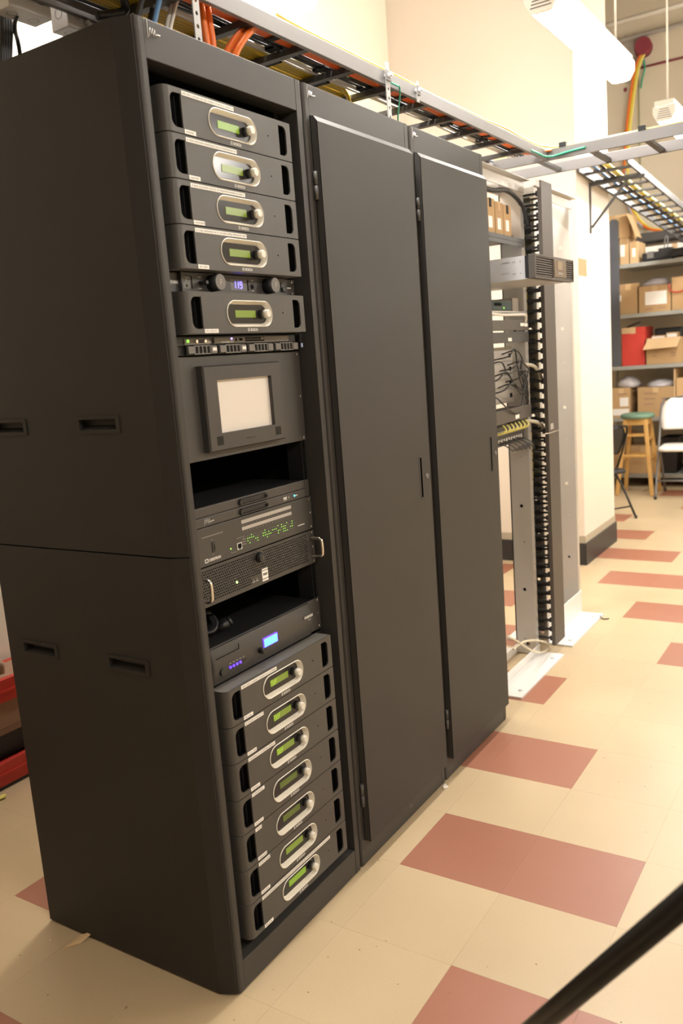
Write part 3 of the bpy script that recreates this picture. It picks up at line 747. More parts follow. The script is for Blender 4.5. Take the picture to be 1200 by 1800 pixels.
# --- perforated steel front (2U) with handles
z0, z1 = .9145, 1.0062
yf = RY - .004
t = thing('perforated_unit', 'two-unit computer with perforated steel front, key lock and bright end handles', 'computer', (RX + RW / 2, RY, z0), 0, 'devices in the open rack')
holes = []
hp = .0072
r_ = 0; z = z0 + .0135
while z < z1 - .009:
    x = .075 + (hp / 2 if r_ % 2 else 0)
    while x < .486:
        bad = (abs(x - .281) < .014 and z > z1 - .040) or (.285 < x < .3125 and z < z0 + .040) or (.246 < x < .285 and z < z0 + .026)
        if not bad: holes.append(circ(x, z, .00245, 6))
        x += hp
    z += hp * .866; r_ += 1
b = plate(rect(RX, RX + RW, z0 + .001, z1 - .001), holes, yf, yf + .002)
part('perforated_panel', b, M_DKGREY, t)
part('chassis', MB().box(RX + .022, RX + RW - .022, yf + .012, RY + .45, z0 + .002, z1 - .002), M_VOID, t)
part('inner_rim', plate(rect(RX + .02, RX + RW - .02, z0 + .001, z1 - .001), [rect(RX + .022, RX + RW - .022, z0 + .003, z1 - .003)], yf + .002, yf + .012), M_VOID, t)
b = MB(); b.cyl((.281, yf, .985), (.281, yf - .014, .985), .0135, .0115, n=24); o = part('key_lock', b, M_BLACKP, t)
part('key_slot', MB().box(.2802, .2818, yf - .0146, yf - .0138, .980, .990), M_MIDGREY, o)
o = part('label_plate', MB().box(.2870, .3105, yf - .0008, yf, z0 + .0075, z0 + .0385), M_WHITE, t, label='white and black maker plate')
b = MB(); b.box(.2870, .3105, yf - .0012, yf - .0007, z0 + .0335, z0 + .0350); b.box(.2870, .3105, yf - .0012, yf - .0007, z0 + .0125, z0 + .0142)
for q in range(4): b.box(.2910 + q * .0042, .2940 + q * .0042, yf - .0012, yf - .0007, z0 + .0215, z0 + .0270)
part('plate_lettering', b, M_INKD, o)
b = MB(); b.box(.249, .258, yf - .0006, yf, z0 + .0150, z0 + .0162); b.box(.262, .271, yf - .0006, yf, z0 + .0150, z0 + .0162); b.box(.252, .254, yf - .0006, yf, z0 + .019, z0 + .021); b.box(.265, .267, yf - .0006, yf, z0 + .019, z0 + .021); part('printing', b, M_PRINT, t)
b = MB(); b.cyl((.191, yf, .946), (.191, yf - .0012, .946), .0026, n=10); part('status_light', b, mat('bright_green_led', (.3, .7, .1), .4, emit=(.6, 1, .2), es=4.0), t)
for hx in (.0635, .5055):
    pth = smooth_path([(hx, yf, z0 + .021), (hx, yf - .022, z0 + .021), (hx, yf - .030, z0 + .024), (hx, yf - .034, z0 + .031), (hx, yf - .034, z1 - .031), (hx, yf - .030, z1 - .024), (hx, yf - .022, z1 - .021), (hx, yf, z1 - .021)], 4)
    b = MB(); b.tube(pth, .0042, 10); part('end_handle', b, M_CHROME, t, label='bright metal end handle')
screws(t, z0, z1, yf)

# --- two-unit power unit with blue display
z0, z1 = .7320, .8195
yf = RY - .004
t = device('power_unit', 'two-unit power conditioner with blue display and blue lamps above the bottom amplifiers', 'power conditioner', z0, z1, M_DKGREY)
prof = []
for q in range(7):
    a = q / 6; prof.append((RX + .024 + 0 * a, 0))
b = MB(); rings = []
for q in range(9):
    f = q / 8; z = z0 + .002 + (z1 - z0 - .004) * f; yy = yf - .004 - .012 * math.sin(PI * (.12 + .80 * f))
    rings.append([(RX + .024, yf, z), (RX + .026, yy + .004, z), (RX + .034, yy, z), (RX + RW - .064, yy, z), (RX + RW - .056, yy + .004, z), (RX + RW - .054, yf, z)])
b.loft(rings, close=False, smooth=True); part('curved_front', b, M_DKGREY, t)
yy = yf - .0165
o = part('display_rim', MB().box(.2470, .3050, yy - .0016, yy + .004, .7655, .7900), M_BLUER, t, .002)
part('display', MB().box(.2490, .3010, yy - .0024, yy - .0015, .7680, .7875), M_BLUEL, o, label='glowing blue display')
pieces('blue_lamp', [MB().cyl((.1195 + q * .0122, yy + .002, .7625), (.1195 + q * .0122, yy - .002, .7625), .0030, n=10) for q in range(4)], M_BLUER, t)
pieces('dark_button', [MB().cyl((x, yy + .002, z), (x, yy - d_, z), r, n=14) for x, z, r, d_ in ((.1685, .7625, .0022, .001), (.178, .7625, .0022, .001), (.092, .7605, .009, .004))], M_BLACKP, t)
b = MB(); b.cyl((.232, yy, .7660), (.232, yy - .016, .7660), .0075, n=16); part('select_knob', b, M_BLACKP, t)
b = text_mb('FURMAN', .0092, yy - .0008, yy - .0001, x=.424, z=.785, bold=.0004); b.box(.440, .4515, yy - .0008, yy, .7785, .7796)
for q in range(5): b.box(.118 + q * .012, .124 + q * .012, yy - .0005, yy, .7715, .7723)
part('printing', b, M_PRINT, t)
b = MB(); b.box(.0750, .1560, yy - .0005, yy + .001, .7955, .7966); b.box(.1555, .1566, yy - .0005, yy + .001, .7955, .8090); part('flap_seam', b, M_VOID, t)
screws(t, z0, z1, yf)
# a dark cable coil lying in the gap above it
b = MB()
for q in range(3): b.tube([(.150 + (.028 - q * .003) * math.cos(a), .125 + .03 * math.sin(a) + q * .004, .853 + .020 * math.sin(a + .5)) for a in [2 * PI * k_ / 18 for k_ in range(19)]], .0045, 7)
solo('coiled_cable', b, M_BCABLE, 'black cable coil lying in the gap above the blue display', 'cable')
# microphone-like black plug beside it is part of the photo's dark gap: a short plug
b = MB(); b.cyl((.168, .10, .832), (.190, .085, .845), .009, .011, n=14); b.cyl((.190, .085, .845), (.196, .081, .8485), .0115, .010, n=14)
solo('cable_plug', b, M_BLACKP, 'small round black plug beside the coiled cable in the rack gap', 'plug')

# ================================================================== OVERHEAD CABLE LADDERS
LZ = 2.230; LY0, LY1 = .05, .30; RSP = .2286
def ladder(name, label, a, b_, width, side, m_rail, m_rung, n_off, rail_h=.040, rail_w=.012, rung_h=.016, parent_group='overhead cable ladders', sp=RSP):
    """two rails from a to b_ (rail bottom line), the second one `side`*width away; rungs each its own piece"""
    a = Vector(a); b_ = Vector(b_); d = (b_ - a).normalized(); L = (b_ - a).length; s = Vector(side)
    t = thing(name, label, 'cable ladder', tuple((a + b_) / 2), 0, parent_group)
    up = s.cross(d).normalized(); up = up if up.z > 0 else -up
    for k_ in (0, 1):
        q = MB(); o = s * (width * k_) + up * rail_h / 2; q.bar(a + o, b_ + o, rail_w, rail_h, up); part('rail', q, m_rail, t, .0015)
    x = n_off
    rm = None
    while x < L:
        c0 = a + d * x + up * (.004 + rung_h / 2)
        if rm is None:
            q = MB(); q.bar(c0 + s * rail_w / 2, c0 + s * (width - rail_w / 2), .024, rung_h, up); o = part('rung', q, m_rung, t, .001); rm = o; c00 = c0
        else:
            o = bpy.data.objects.new('rung', rm.data); C.objects.link(o); o.parent = t; o.location = c0 - c00
            finish(o, .001)
        x += sp
    return t
XR0 = at(450, 47, 1, LY0).x
ladder('cable_ladder', 'grey overhead cable ladder running above the dark racks', (-1.2, LY0, LZ), (2.503, LY0, LZ), LY1 - LY0, (0, 1, 0), M_LADDER, M_LADDERD, (XR0 + 1.2) % RSP)
ladder('cable_ladder', 'grey overhead cable ladder crossing above the relay racks', (2.517, .40, LZ), (2.517, -2.6, LZ), .292, (1, 0, 0), M_LADDER, M_LADDERD, .08, rail_h=.046)
ladder('cable_ladder', 'dark sloping cable ladder held by the triangular wall bracket', (4.10, .392, 2.462), (7.55, .392, 2.262), .29, (0, -1, 0), M_LADDERD, M_LADDERD, .13, rail_h=.045, rung_h=.014)
# triangular wall bracket under the sloping ladder
t = thing('wall_bracket', 'black triangular steel bracket on the pale wall end', 'bracket', (4.40, YC, 2.13))
part('wall_bar', MB().box(4.388, 4.412, YC - .008, YC - .0005, 2.13, 2.440), M_LADDERD, t)
part('arm', MB().box(4.388, 4.412, .07, YC - .008, 2.418, 2.438), M_LADDERD, t)
part('strut', MB().bar((4.40, YC - .012, 2.165), (4.40, .175, 2.420), .014, .014), M_LADDERD, t)
# upright straps standing on the racks and holding the ladder
for (u, v, lab) in ((346, 40, 'slotted steel strap holding the ladder above the open rack'), (683, 178, 'slotted steel strap holding the ladder above the second rack'), (735, 182, 'short steel clip on the ladder rail past the second strap')):
    c0 = at(u, v, 1, .036).x; small = u == 735
    z0_, z1_ = (LZ - .012, LZ + .05) if small else (H - .002, LZ + .060)
    w_ = .006 if small else .0105
    t = thing('support_strap', lab, 'strap', (c0, .036, z0_), 0, 'steel straps under the cable ladder')
    part('strap', plate(rect(c0 - w_, c0 + w_, z0_, z1_), [circ(c0, z0_ + .022 + q * .026, .0045, 10) for q in range(0 if small else 4)], .034, .0375), mat('strap_steel', (.34, .33, .32), .45, metal=.2), t)
    b = MB(); b.cyl((c0, .043, LZ + .022), (c0, .024, LZ + .022), .0075, n=6); b.cyl((c0, .024, LZ + .022), (c0, .018, LZ + .022), .004, n=8); part('bolt', b, M_STEEL, t)
    part('clip', MB().box(c0 - w_ - .004, c0 + w_ + .004, .030, .034, LZ + .008, LZ + .036), M_LADDER, t, .001)

# cables lying on the ladder
ZC = LZ + .022
def lane(name, m, y, z, r, x0, x1, label, group, end=None, wob=.003, start=None):
    pts = []
    n = max(4, int((x1 - x0) / .16))
    if start: pts += start
    for k_ in range(n + 1):
        f = k_ / n; pts.append((x0 + (x1 - x0) * f, y + random.uniform(-wob, wob), z + random.uniform(0, wob)))
    if end: pts += end
    b = MB(); b.tube(smooth_path(pts, 3), r, 7)
    return solo(name, b, m, label, 'cable', group)
for k_ in range(6):
    y = .066 + k_ * .0100
    lane('orange_cable', M_ORANGE, y, ZC + .0046, .0048, -1.1, 2.30, 'orange cable in the flat bundle beside the front rail of the ladder', 'orange cables on the ladder',
         [(2.42, y - .004, ZC + .005), (2.53, y - .05, ZC + .02), (2.57 + k_ * .008, y - .2, ZC + .006), (2.57 + k_ * .008, -.6, ZC + .005), (2.57 + k_ * .008, -2.4, ZC + .005)], .0015)
for k_ in range(6):
    lane('black_cable', M_BCABLE, .1265 + k_ * .0065, ZC + .0032 + (k_ % 2) * .004, .0036, -1.1, 2.44, 'thin black cable between the orange and yellow bundles on the ladder', 'black cables on the ladder', None, .003)
for k_ in range(3):
    lane('white_cable', M_WCABLE, .166 + k_ * .010, ZC + .0050, .0046, -1.1, 2.44, 'white cable beside the yellow bundle on the ladder', 'white cables on the ladder', None, .004)
for k_ in range(7):
    y = .1945 + k_ * .0115
    xe = .98 + .03 * k_
    lane('yellow_cable', M_YELLOW, y, ZC + .0055, .0056, -1.1, xe, 'yellow cable in the flat bundle at the back of the ladder', 'yellow cables on the ladder',
         [(xe + .10, y, ZC + .002), (xe + .17, y + .012, LZ - .03), (xe + .19, y + .02, H + .001)], .0012)
for k_ in range(4):
    lane('dark_blue_cable', M_BLCABLE if k_ % 2 else M_BCABLE, .276 + k_ * .0050, ZC + .004 + .004 * (k_ % 2), .0030, -1.1, 2.45, 'dark cable along the back rail of the ladder', 'dark cables along the back rail', None, .003)
lane('yellow_patch_cable', M_YELLOWB, .052, LZ + .046, .0035, .55, 2.35, 'thin yellow cable lying on top of the front ladder rail', 'cables', [(2.45, .04, LZ + .05), (2.53, -.05, LZ + .052), (2.531, -.6, LZ + .052), (2.531, -2.4, LZ + .052)], .006)
for k_ in range(3):
    lane('pale_yellow_cable', M_YELLOWB, .135 + .012 * k_, ZC + .012, .0042, .70, 1.0, 'pale yellow cable crossing over the black bundle behind the header', 'pale yellow crossing cables', [(1.10, .10 + .012 * k_, ZC + .010), (1.22, .08 + .01 * k_, ZC + .012), (1.5, .07, ZC + .012)], .004, [(.50, .20, ZC + .012)])
for k_ in range(3):
    lane('loose_white_cable', M_WCABLE, .09 + k_ * .012, ZC + .010, .0045, 1.50, 1.75, 'white cable crossing the orange bundle near the relay rack', 'white crossing cables', [(1.9, .15 + k_ * .01, ZC + .01), (2.2, .19, ZC + .01)], .004, [(1.25, .064, ZC + .010)])
lane('green_wire', M_GRCABLE, .045, LZ + .010, .0045, 2.30, 2.46, 'green earth wire at the ladder corner', None, [(2.50, .02, LZ + .012), (2.508, -.05, LZ + .020), (2.509, -.12, LZ + .024)], .001)
lane('green_earth_wire', M_GRCABLE, .040, LZ + .010, .0025, 1.10, 1.15, 'short green wire hanging under the ladder above the second rack', None, [(1.17, .05, LZ - .01), (1.17, .06, LZ - .06), (1.18, .07, H + .001)], .001)
# straps round the bundles
def tie(x, y0, y1, z0, z1, label, group):
    b = MB(); w_ = .011
    for (a, c_) in (((y0, z0), (y1, z0)), ((y1, z0), (y1, z1)), ((y1, z1), (y0, z1)), ((y0, z1), (y0, z0))):
        b.bar((x, a[0], a[1]), (x, c_[0], c_[1]), w_, .0022, (1, 0, 0)) if 0 else b.box(x - w_, x + w_, min(a[0], c_[0]) - .0011, max(a[0], c_[0]) + .0011, min(a[1], c_[1]) - .0011, max(a[1], c_[1]) + .0011)
    solo('cable_strap', b, M_STRAP, label, 'strap', group)
for x in (.47, .74, .98): tie(x, .187, .271, ZC - .002, ZC + .014, 'black hook-and-loop strap round the yellow cable bundle', 'straps round yellow cables')
for x in (.60, .96, 1.28, 1.62, 1.78, 1.98, 2.10, 2.26): tie(x, .0595, .1225, ZC - .002, ZC + .012, 'black strap round the flat orange cable bundle', 'straps round orange cables')
for x in (.66, .88, 1.12, 1.42, 1.70, 2.02): tie(x, .1235, .1645, ZC - .002, ZC + .013, 'black strap round the thin black cables on the ladder', 'straps round black cables')
# orange corrugated conduits dropping into the open rack
def corrug(pts, r=.0088):
    p = smooth_path(pts, 12); q = MB(); out = [p[0]]; acc = 0
    # resample at 3 mm
    res = []; step = .0032; carry = 0
    for i in range(len(p) - 1):
        a, b_ = p[i], p[i + 1]; L = (b_ - a).length; s = carry
        while s < L: res.append(a.lerp(b_, s / L)); s += step
        carry = s - L
    q.tube(res, [r if (i // 1) % 2 else r * .86 for i in range(len(res))], 9); return q
xa = at(360, 60, 1, .10).x; 
for k_ in range(2):
    x = xa + .004 + .022 * k_
    solo('orange_conduit', corrug([(x + .012, .105 + .004 * k_, H - .02), (x + .004, .103, 2.17), (x - .006, .102, LZ + .03), (x - .02, .10, 2.42), (x - .03, .11, 2.58), (x - .03, .20, 2.74), (x - .03, .45, 2.82), (x - .03, 1.0, 2.86), (x - .03, YB - .002, 2.88)]), M_ORANGEC, 'orange corrugated tube rising straight up from the open rack', 'conduit', 'upright orange tubes')
for k_ in range(2):
    x = xa + .052 + .012 * k_
    solo('orange_conduit', corrug([(x, .098 - .018 * k_, H - .02), (x + .010, .096 - .018 * k_, 2.155), (x + .040, .094 - .018 * k_, 2.195), (x + .085, .092 - .016 * k_, LZ + .004), (x + .15, .088 - .01 * k_, LZ + .045), (x + .30, .086, LZ + .062), (x + .7, .086, LZ + .060)], .0092), M_ORANGEC, 'orange corrugated tube bending from the open rack onto the ladder', 'conduit', 'bending orange tubes')
# cables looping down into the open rack at its near corner
LOOPS = [(M_BCABLE, .006, 232, .20, 'black'), (M_BCABLE, .006, 246, .12, 'black'), (M_BCABLE, .005, 258, .17, 'black'), (M_BLCABLE, .006, 276, .10, 'blue'), (M_BCABLE, .008, 290, .16, 'black'), (M_WCABLE, .006, 293, .13, 'white'), (M_WCABLE, .004, 300, .12, 'white')]
for m, r, u, y, cn in LOOPS:
    x = at(u, 40, 1, y).x
    b = MB(); b.tube(smooth_path([(x - .03, y + .01, H - .01), (x - .01, y, H + .05), (x + .025, y - .006, LZ + .02), (x + .07, y, LZ + .055), (x + .3, y + .02, LZ + .06)], 5), r, 7)
    solo(cn + '_cable', b, m, cn + ' cable looping from the ladder down into the near corner of the open rack', 'cable', cn + ' cables looping into the open rack')
b = MB(); b.tube(smooth_path([at(170, 28, 1, .24), at(205, 24, 1, .22), at(219, 18, 1, .21), at(219, 4, 1, .20), at(214, -14, 1, .20)], 5), .010, 8)
solo('black_cable_loop', b, M_BCABLE, 'thick black cable loop hanging at the near rack corner', 'cable')

# junction boxes and cables hanging behind the ladder
def jbox(x0, x1, y0, y1, z0, z1, label):
    t = thing('junction_box', label, 'junction box', ((x0 + x1) / 2, (y0 + y1) / 2, z0), 0, 'steel junction boxes under the ladder')
    part('box', MB().box(x0, x1, y0, y1, z0, z1), M_STEEL, t, .002)
    def ringm(cx, cy, cz, ax):
        q = MB()
        for k_ in range(16):
            a0, a1 = 2 * PI * k_ / 16, 2 * PI * (k_ + 1) / 16
            def f(r, a):
                c_, s_ = r * math.cos(a), r * math.sin(a)
                return (cx + c_, cy + s_, cz) if ax == 'z' else ((cx, cy + c_, cz + s_) if ax == 'x' else (cx + c_, cy, cz + s_))
            q.add([f(.0115, a0), f(.0115, a1), f(.0100, a1), f(.0100, a0)], [(0, 1, 2, 3)])
        part('knockout', q, M_LADDER, t)
    n = 3 if x1 - x0 > .11 else 2
    for k_ in range(n): ringm(x0 + (x1 - x0) * (k_ + .5) / n, (y0 + y1) / 2, z0 - .0008, 'z')
    ringm(x0 - .0008, (y0 + y1) / 2, (z0 + z1) / 2, 'x')
    for k_ in range(2): ringm(x0 + (x1 - x0) * (k_ + .5) / 2, y0 - .0008, (z0 + z1) / 2, 'y')
    return t
jbox(-.030, .078, .31, .366, 2.206, 2.275, 'galvanised junction box with the black flexible tube below the ladder')
jbox(.118, .222, .305, .360, 2.204, 2.270, 'galvanised junction box next to the rack corner below the ladder')
p0 = at(30, 22, 1, .34); p1 = at(26, 50, 1, .38); p2 = at(36, 100, 1, .43)
b = MB(); b.tube(smooth_path([p0 + Vector((0, 0, .03)), p0, p1, p2, p2 + Vector((.02, .03, -.2))], 5), .0048, 8)
solo('flexible_tube', b, M_BCABLE, 'thin black flexible tube dropping from the junction box', 'conduit')
for k_ in range(4):
    a = at(4 + 4 * k_, 0, 1, .40); c_ = at(4 + 4.2 * k_, 108, 1, .40)
    b = MB(); b.tube([a + Vector((0, 0, .3)), a, (a + c_) / 2 + Vector((.001 * k_, 0, 0)), c_, c_ - Vector((0, -.02, .5))], .0062, 8)
    solo('black_cable', b, M_BCABLE, 'thick black cable hanging straight down behind the open rack', 'cable', 'black cables hanging behind the rack')
for (u, v) in ((155, 12), (180, 22)):
    q = at(u, v, 1, .292); b = MB(); b.cyl((q.x, .30, LZ - .002), (q.x, .30, LZ - .010), .006, n=6); b.cyl((q.x, .30, LZ - .010), (q.x, .30, LZ - .022), .0035, .003, n=8)
    solo('ladder_bolt', b, M_STEEL, 'small steel bolt under the back rail of the ladder', 'bolt', 'bolts under the back rail')

# ================================================================== RELAY RACKS
def relay(label, x0, x1, ztop=2.150, fl=.13):
    t = thing('relay_rack', label, 'rack', ((x0 + x1) / 2, .18, 0), 0, 'open aluminium relay racks')
    for (xw, s) in ((x0 + .036, 1), (x1 - .036, -1)):
        hs = [circ(.180, z, .008, 12) for z in (.32, .72, 1.12, 1.52, 1.92)] + [circ(.172, .052, .011, 12), circ(.205, .045, .007, 10), circ(.188, .078, .0035, 8), circ(.172, .55, .003, 8), circ(.172, .95, .003, 8), circ(.172, 1.35, .003, 8)]
        b = plate(rect(.135, .225, .006, ztop), hs, xw - .002, xw + .002, 'x')
        b.box(min(xw, xw - s * .034), max(xw, xw - s * .034), .133, .137, .006, ztop); b.box(min(xw, xw - s * .034), max(xw, xw - s * .034), .223, .227, .006, ztop)
        part('post', b, M_ALU, t)
    b = MB(); b.box(x0, x1, .128, .133, ztop - .05, ztop); b.box(x0, x1, .10, .128, ztop - .004, ztop); part('top_angle', b, M_ALU, t)
    b = MB(); b.box(x0, x1, .227, .232, ztop - .05, ztop); part('top_angle', b, M_ALU, t)
    for (ya, yb_, yv) in ((.012, .128, .128), (.232, .348, .232)):
        b = plate(rect(x0, x1, ya, yb_), [circ(x0 + dx, (.045 if ya < .1 else .315), .010, 12) for dx in (.07, x1 - x0 - .07)], 0.0005, .0085, 'z')
        b.box(x0, x1, yv - (.005 if ya > .1 else 0), yv + (.005 if ya < .1 else 0), .0085, fl); o = part('base_angle', b, M_ALUW, t, .0008)
        for dx in (.07, x1 - x0 - .07):
            q = MB(); q.cyl((x0 + dx, .045 if ya < .1 else .315, .0005), (x0 + dx, .045 if ya < .1 else .315, .013), .0085, n=6); part('anchor_bolt', q, M_STEEL, o)
    return t
relay('bare aluminium relay rack packed with gear beside the dark racks', 1.874, 2.430, fl=.045)
relay('bare aluminium relay rack nearest the pale wall end', 2.556, 3.098)
# vertical cable manager between them
MX0, MX1 = 2.434, 2.567
t = thing('cable_manager', 'tall vertical cable manager with black fingers and dark cover between relay racks', 'cable manager', ((MX0 + MX1) / 2, .15, 0))
M_COVER = mat('manager_cover', (.085, .072, .062), .5, bump=.1, bscale=700)
b = plate(rect(MX0 - .003, MX1 + .003, .045, 1.048), [], .052, .0575); b.box(MX0 - .003, MX0 - .0005, .0575, .070, .045, 1.048); part('cover', b, M_COVER, t, .0012)
b = plate(rect(MX0 - .003, MX1 + .003, 1.052, 2.142), [], .052, .0575); b.box(MX0 - .003, MX0 - .0005, .0575, .070, 1.052, 2.142); part('cover', b, M_COVER, t, .0012)
b = MB(); b.box(MX0 + .004, MX0 + .010, .19, .25, .03, 2.12); b.box(MX1 - .010, MX1 - .004, .19, .25, .03, 2.12)
for z in (.04, .5, 1.0, 1.5, 2.0, 2.08): b.box(MX0 + .004, MX1 - .004, .235, .25, z, z + .03)
part('spine', b, M_BLACK, t)
fb = MB(); fb.box(0, .005, .078, .20, -.0050, .0050); fb.box(0, .005, .072, .080, -.0115, .0115); fb.box(0, .005, .150, .200, -.0115, .0115)
me_f = fb.mesh('finger'); me_f.materials.append(M_BLACKP)
Wm = WM[t.name].inverted()
for k_ in range(46):
    for x in (MX0 + .003, MX1 - .010):
        o = bpy.data.objects.new('finger', me_f); C.objects.link(o); o.parent = t; o.location = Wm @ Vector((x, 0, .078 + k_ * .0447))
b = MB(); b.box(MX0 - .0045, MX0 - .003, .0535, .0565, 2.095, 2.1); 
q = at(944, 320, 1, .0515)
part('cover_sticker', MB().box(q.x - .022, q.x + .022, .0508, .0519, q.z - .018, q.z + .012), M_LTGREY, t, label='small pale sticker')
q = at(970, 748, 1, .0515); part('cover_sticker', MB().box(q.x - .022, q.x + .018, .0508, .0519, q.z - .016, q.z + .010), M_LTGREY, t, label='small pale sticker')
# cables in the manager
for k_ in range(4):
    x = MX0 + .030 + .018 * k_
    b = MB(); b.tube(smooth_path([(x, .165 + .01 * (k_ % 2), 2.12), (x + .004, .17, 1.7), (x - .004, .175, 1.3), (x, .168, .98), (x - .03, .16, .80)], 4), .006, 7)
    solo('yellow_cable', b, M_YELLOW, 'yellow cable running down inside the black-fingered cable manager', 'cable', 'yellow cables in the cable manager')
for k_ in range(5):
    x = MX0 + .020 + .017 * k_
    b = MB(); b.tube(smooth_path([(x, .195, 2.15), (x + .004, .20, 1.5), (x - .004, .19, .9), (x, .20, .40 + .1 * k_)], 4), .0065, 7)
    solo('black_cable', b, M_BCABLE, 'black cable running down inside the black-fingered cable manager', 'cable', 'black cables in the cable manager')
for (z, dz) in ((1.335, -.02), (1.085, 0)):
    b = MB(); b.tube(smooth_path([(MX0 - .05, .14, z + .03), (MX0 - .01, .11, z + .02), (MX0 + .03, .095, z + dz), (MX0 + .07, .10, z - .04 + dz)], 5), .008, 8)
    solo('white_cable', b, M_CREAM, 'cream cable bending out of the relay rack into the cable manager fingers', 'cable', 'cream cables at the manager')
# cream cable with a loop on the floor
zf = .017
b = MB(); pts = [at(890, 1118, 2, .14), at(905, 1125, 2, .09), at(925, 1138, 2, .04), at(940, 1146, 2, .022), at(955, 1146, 2, .020), at(963, 1139, 2, .020), at(962, 1131, 2, .022), at(945, 1126, 2, .030), at(925, 1127, 2, .040), at(912, 1133, 2, .045), at(902, 1142, 2, .03)]
pts = [q if q.y < .105 else at(*uv, 1, .10) for q, uv in zip(pts, ((890, 1118), (905, 1125), (925, 1138), (940, 1146), (955, 1146), (963, 1139), (962, 1131), (945, 1126), (925, 1127), (912, 1133), (902, 1142)))]
b.tube(smooth_path(pts, 6), .0052, 8); solo('cream_cable', b, M_CREAM, 'cream cable with a loose loop at the foot of the relay rack', 'cable')

# ---- gear in the first relay rack (its posts stand at x 1.91 and 2.39)
t = thing('storage_array', 'silver two-unit chassis with dark louvred front sticking out of the relay rack', 'server', (2.15, .1, 1.697))
zA, zB = 1.6975, 1.7845
part('chassis', plate(rect(-.052, .42, zA, zB), [rrect(.015, .05, zA + .058, zA + .070, .004, 3), rrect(.015, .05, zA + .018, zA + .030, .004, 3)], 1.934, 1.936, 'x').box(1.936, 2.366, -.052, .42, zA, zB), M_STEEL, t)
part('front_ears', MB().box(1.918, 2.382, -.068, -.052, zA + .002, zB - .002), M_BLACKP, t)
b = MB(); fr = plate(rect(1.914, 2.386, zA - .001, zB + .001), [rect(1.922, 2.120, zA + .006, zB - .006), rect(2.285, 2.378, zA + .006, zB - .006)], -.094, -.068); part('bezel', fr, M_COVER, t, .001)
for k_ in range(9):
    z = zA + .0085 + k_ * .0086; pieces('louvre', [MB().box(1.922, 2.120, -.091, -.083, z, z + .0048), MB().box(2.285, 2.378, -.091, -.083, z, z + .0048)], M_COVER, t)
part('grille_back', MB().box(1.922, 2.378, -.074, -.070, zA + .005, zB - .005), M_VOID, t)
part('name_panel', MB().box(2.128, 2.278, -.097, -.094, zA + .010, zB - .008), mat('bronze_panel', (.17, .12, .08), .35, metal=.3), t, .001)
part('status_window', MB().box(2.165, 2.225, -.0985, -.097, zA + .040, zB - .014), mat('bronze_panel_light', (.33, .25, .17), .35, metal=.2), t)
b = MB()
for k_ in range(5): b.box(2.172 + k_ * .012, 2.181 + k_ * .012, -.0980, -.0968, zA + .021, zA + .030)
part('name_lettering', b, M_LTGREY, t)
b = MB()
for zz in (zA + .022, zA + .066):
    for yy in (-.028, -.006, .002): b.box(1.9328, 1.9342, yy - .0015, yy + .0015, zz, zz + .003)
part('rivets', b, M_LADDERD, t)
part('side_pockets', MB().box(1.9405, 1.9415, .014, .051, zA + .016, zB - .015), M_LADDERD, t)
# shelf with small cartons
t = thing('rack_shelf', 'dark perforated shelf carrying small cartons in the relay rack', 'shelf', (2.15, .25, 1.868))
part('tray', MB().box(1.92, 2.395, .128, .42, 1.894, 1.899), M_BLACK, t)
part('front_lip', plate(rect(1.916, 2.398, 1.868, 1.9025), [circ(1.94 + .012 * k_, 1.885, .0026, 6) for k_ in range(37)], .122, .128), M_LADDERD, t)
for k_, (xa_, xb_, h_) in enumerate(((1.965, 2.045, .142), (2.050, 2.140, .146), (2.145, 2.232, .140), (2.237, 2.322, .136))):
    t = thing('small_carton', 'small brown carton with ' + ('black' if k_ % 2 else 'pale') + ' tape standing on the shelf in the relay rack', 'box', ((xa_ + xb_) / 2, .25, 1.8995), 0, 'small cartons in the relay rack')
    part('carton_body', MB().box(xa_, xb_, .150, .36, 1.8995, 1.8995 + h_), M_CARD, t, .002)
    part('tape', MB().box((xa_ + xb_) / 2 - .012, (xa_ + xb_) / 2 + .012, .1492, .28, 1.8995 + h_ - .035, 1.8995 + h_ + .0006), M_STRAP if k_ % 2 else M_CARDP, t)
    part('paper_label', MB().box(xa_ + .02, xb_ - .03, .1490, .1500, 1.8995 + .03, 1.8995 + .075), M_WHITE, t)
b = MB(); b.tube(smooth_path([(1.95, .16, 2.085), (2.10, .145, 2.075), (2.22, .135, 2.088), (2.32, .13, 2.075), (2.41, .13, 2.04), (2.46, .12, 1.95)], 5), .010, 8); solo('black_cable', b, M_BCABLE, 'thick black cable draped over the small cartons into the manager', 'cable')
b = MB(); b.box(1.93, 2.20, .16, .24, 2.098, 2.107); solo('paper_pad', b, M_WPLAST, 'thin white panel lying under the top of the relay rack', 'panel') if 0 else None
t = thing('network_switch', 'small dark blue network switch with a green lamp in the relay rack', 'switch', (2.13, .2, 1.598))
part('case', MB().box(2.02, 2.235, .130, .30, 1.598, 1.640), M_BLUEBOX, t, .003)
b = MB(); b.cyl((2.145, .130, 1.608), (2.145, .1275, 1.608), .004, n=10); part('status_light', b, M_GREENL, t)
b = MB()
for k_ in range(5): b.box(2.045 + k_ * .016, 2.057 + k_ * .016, .1292, .1302, 1.616, 1.628)
part('ports', b, M_VOID, t)
part('switch_bracket', MB().box(1.918, 2.396, .134, .34, 1.590, 1.597), M_ALU, t)
part('bracket_end', MB().box(2.30, 2.372, .15, .30, 1.5975, 1.655), M_LTGREY, t, .002)
def panel(name, label, z0, z1, m, extra=None):
    t = thing(name, label, 'panel', (2.157, .13, z0)); part('plate', MB().box(1.916, 2.398, .118, .1335, z0, z1), m, t, .0012)
    part('rear_body', MB().box(1.95, 2.36, .1335, .21, z0 + .004, z1 - .004), M_BLACK, t); return t
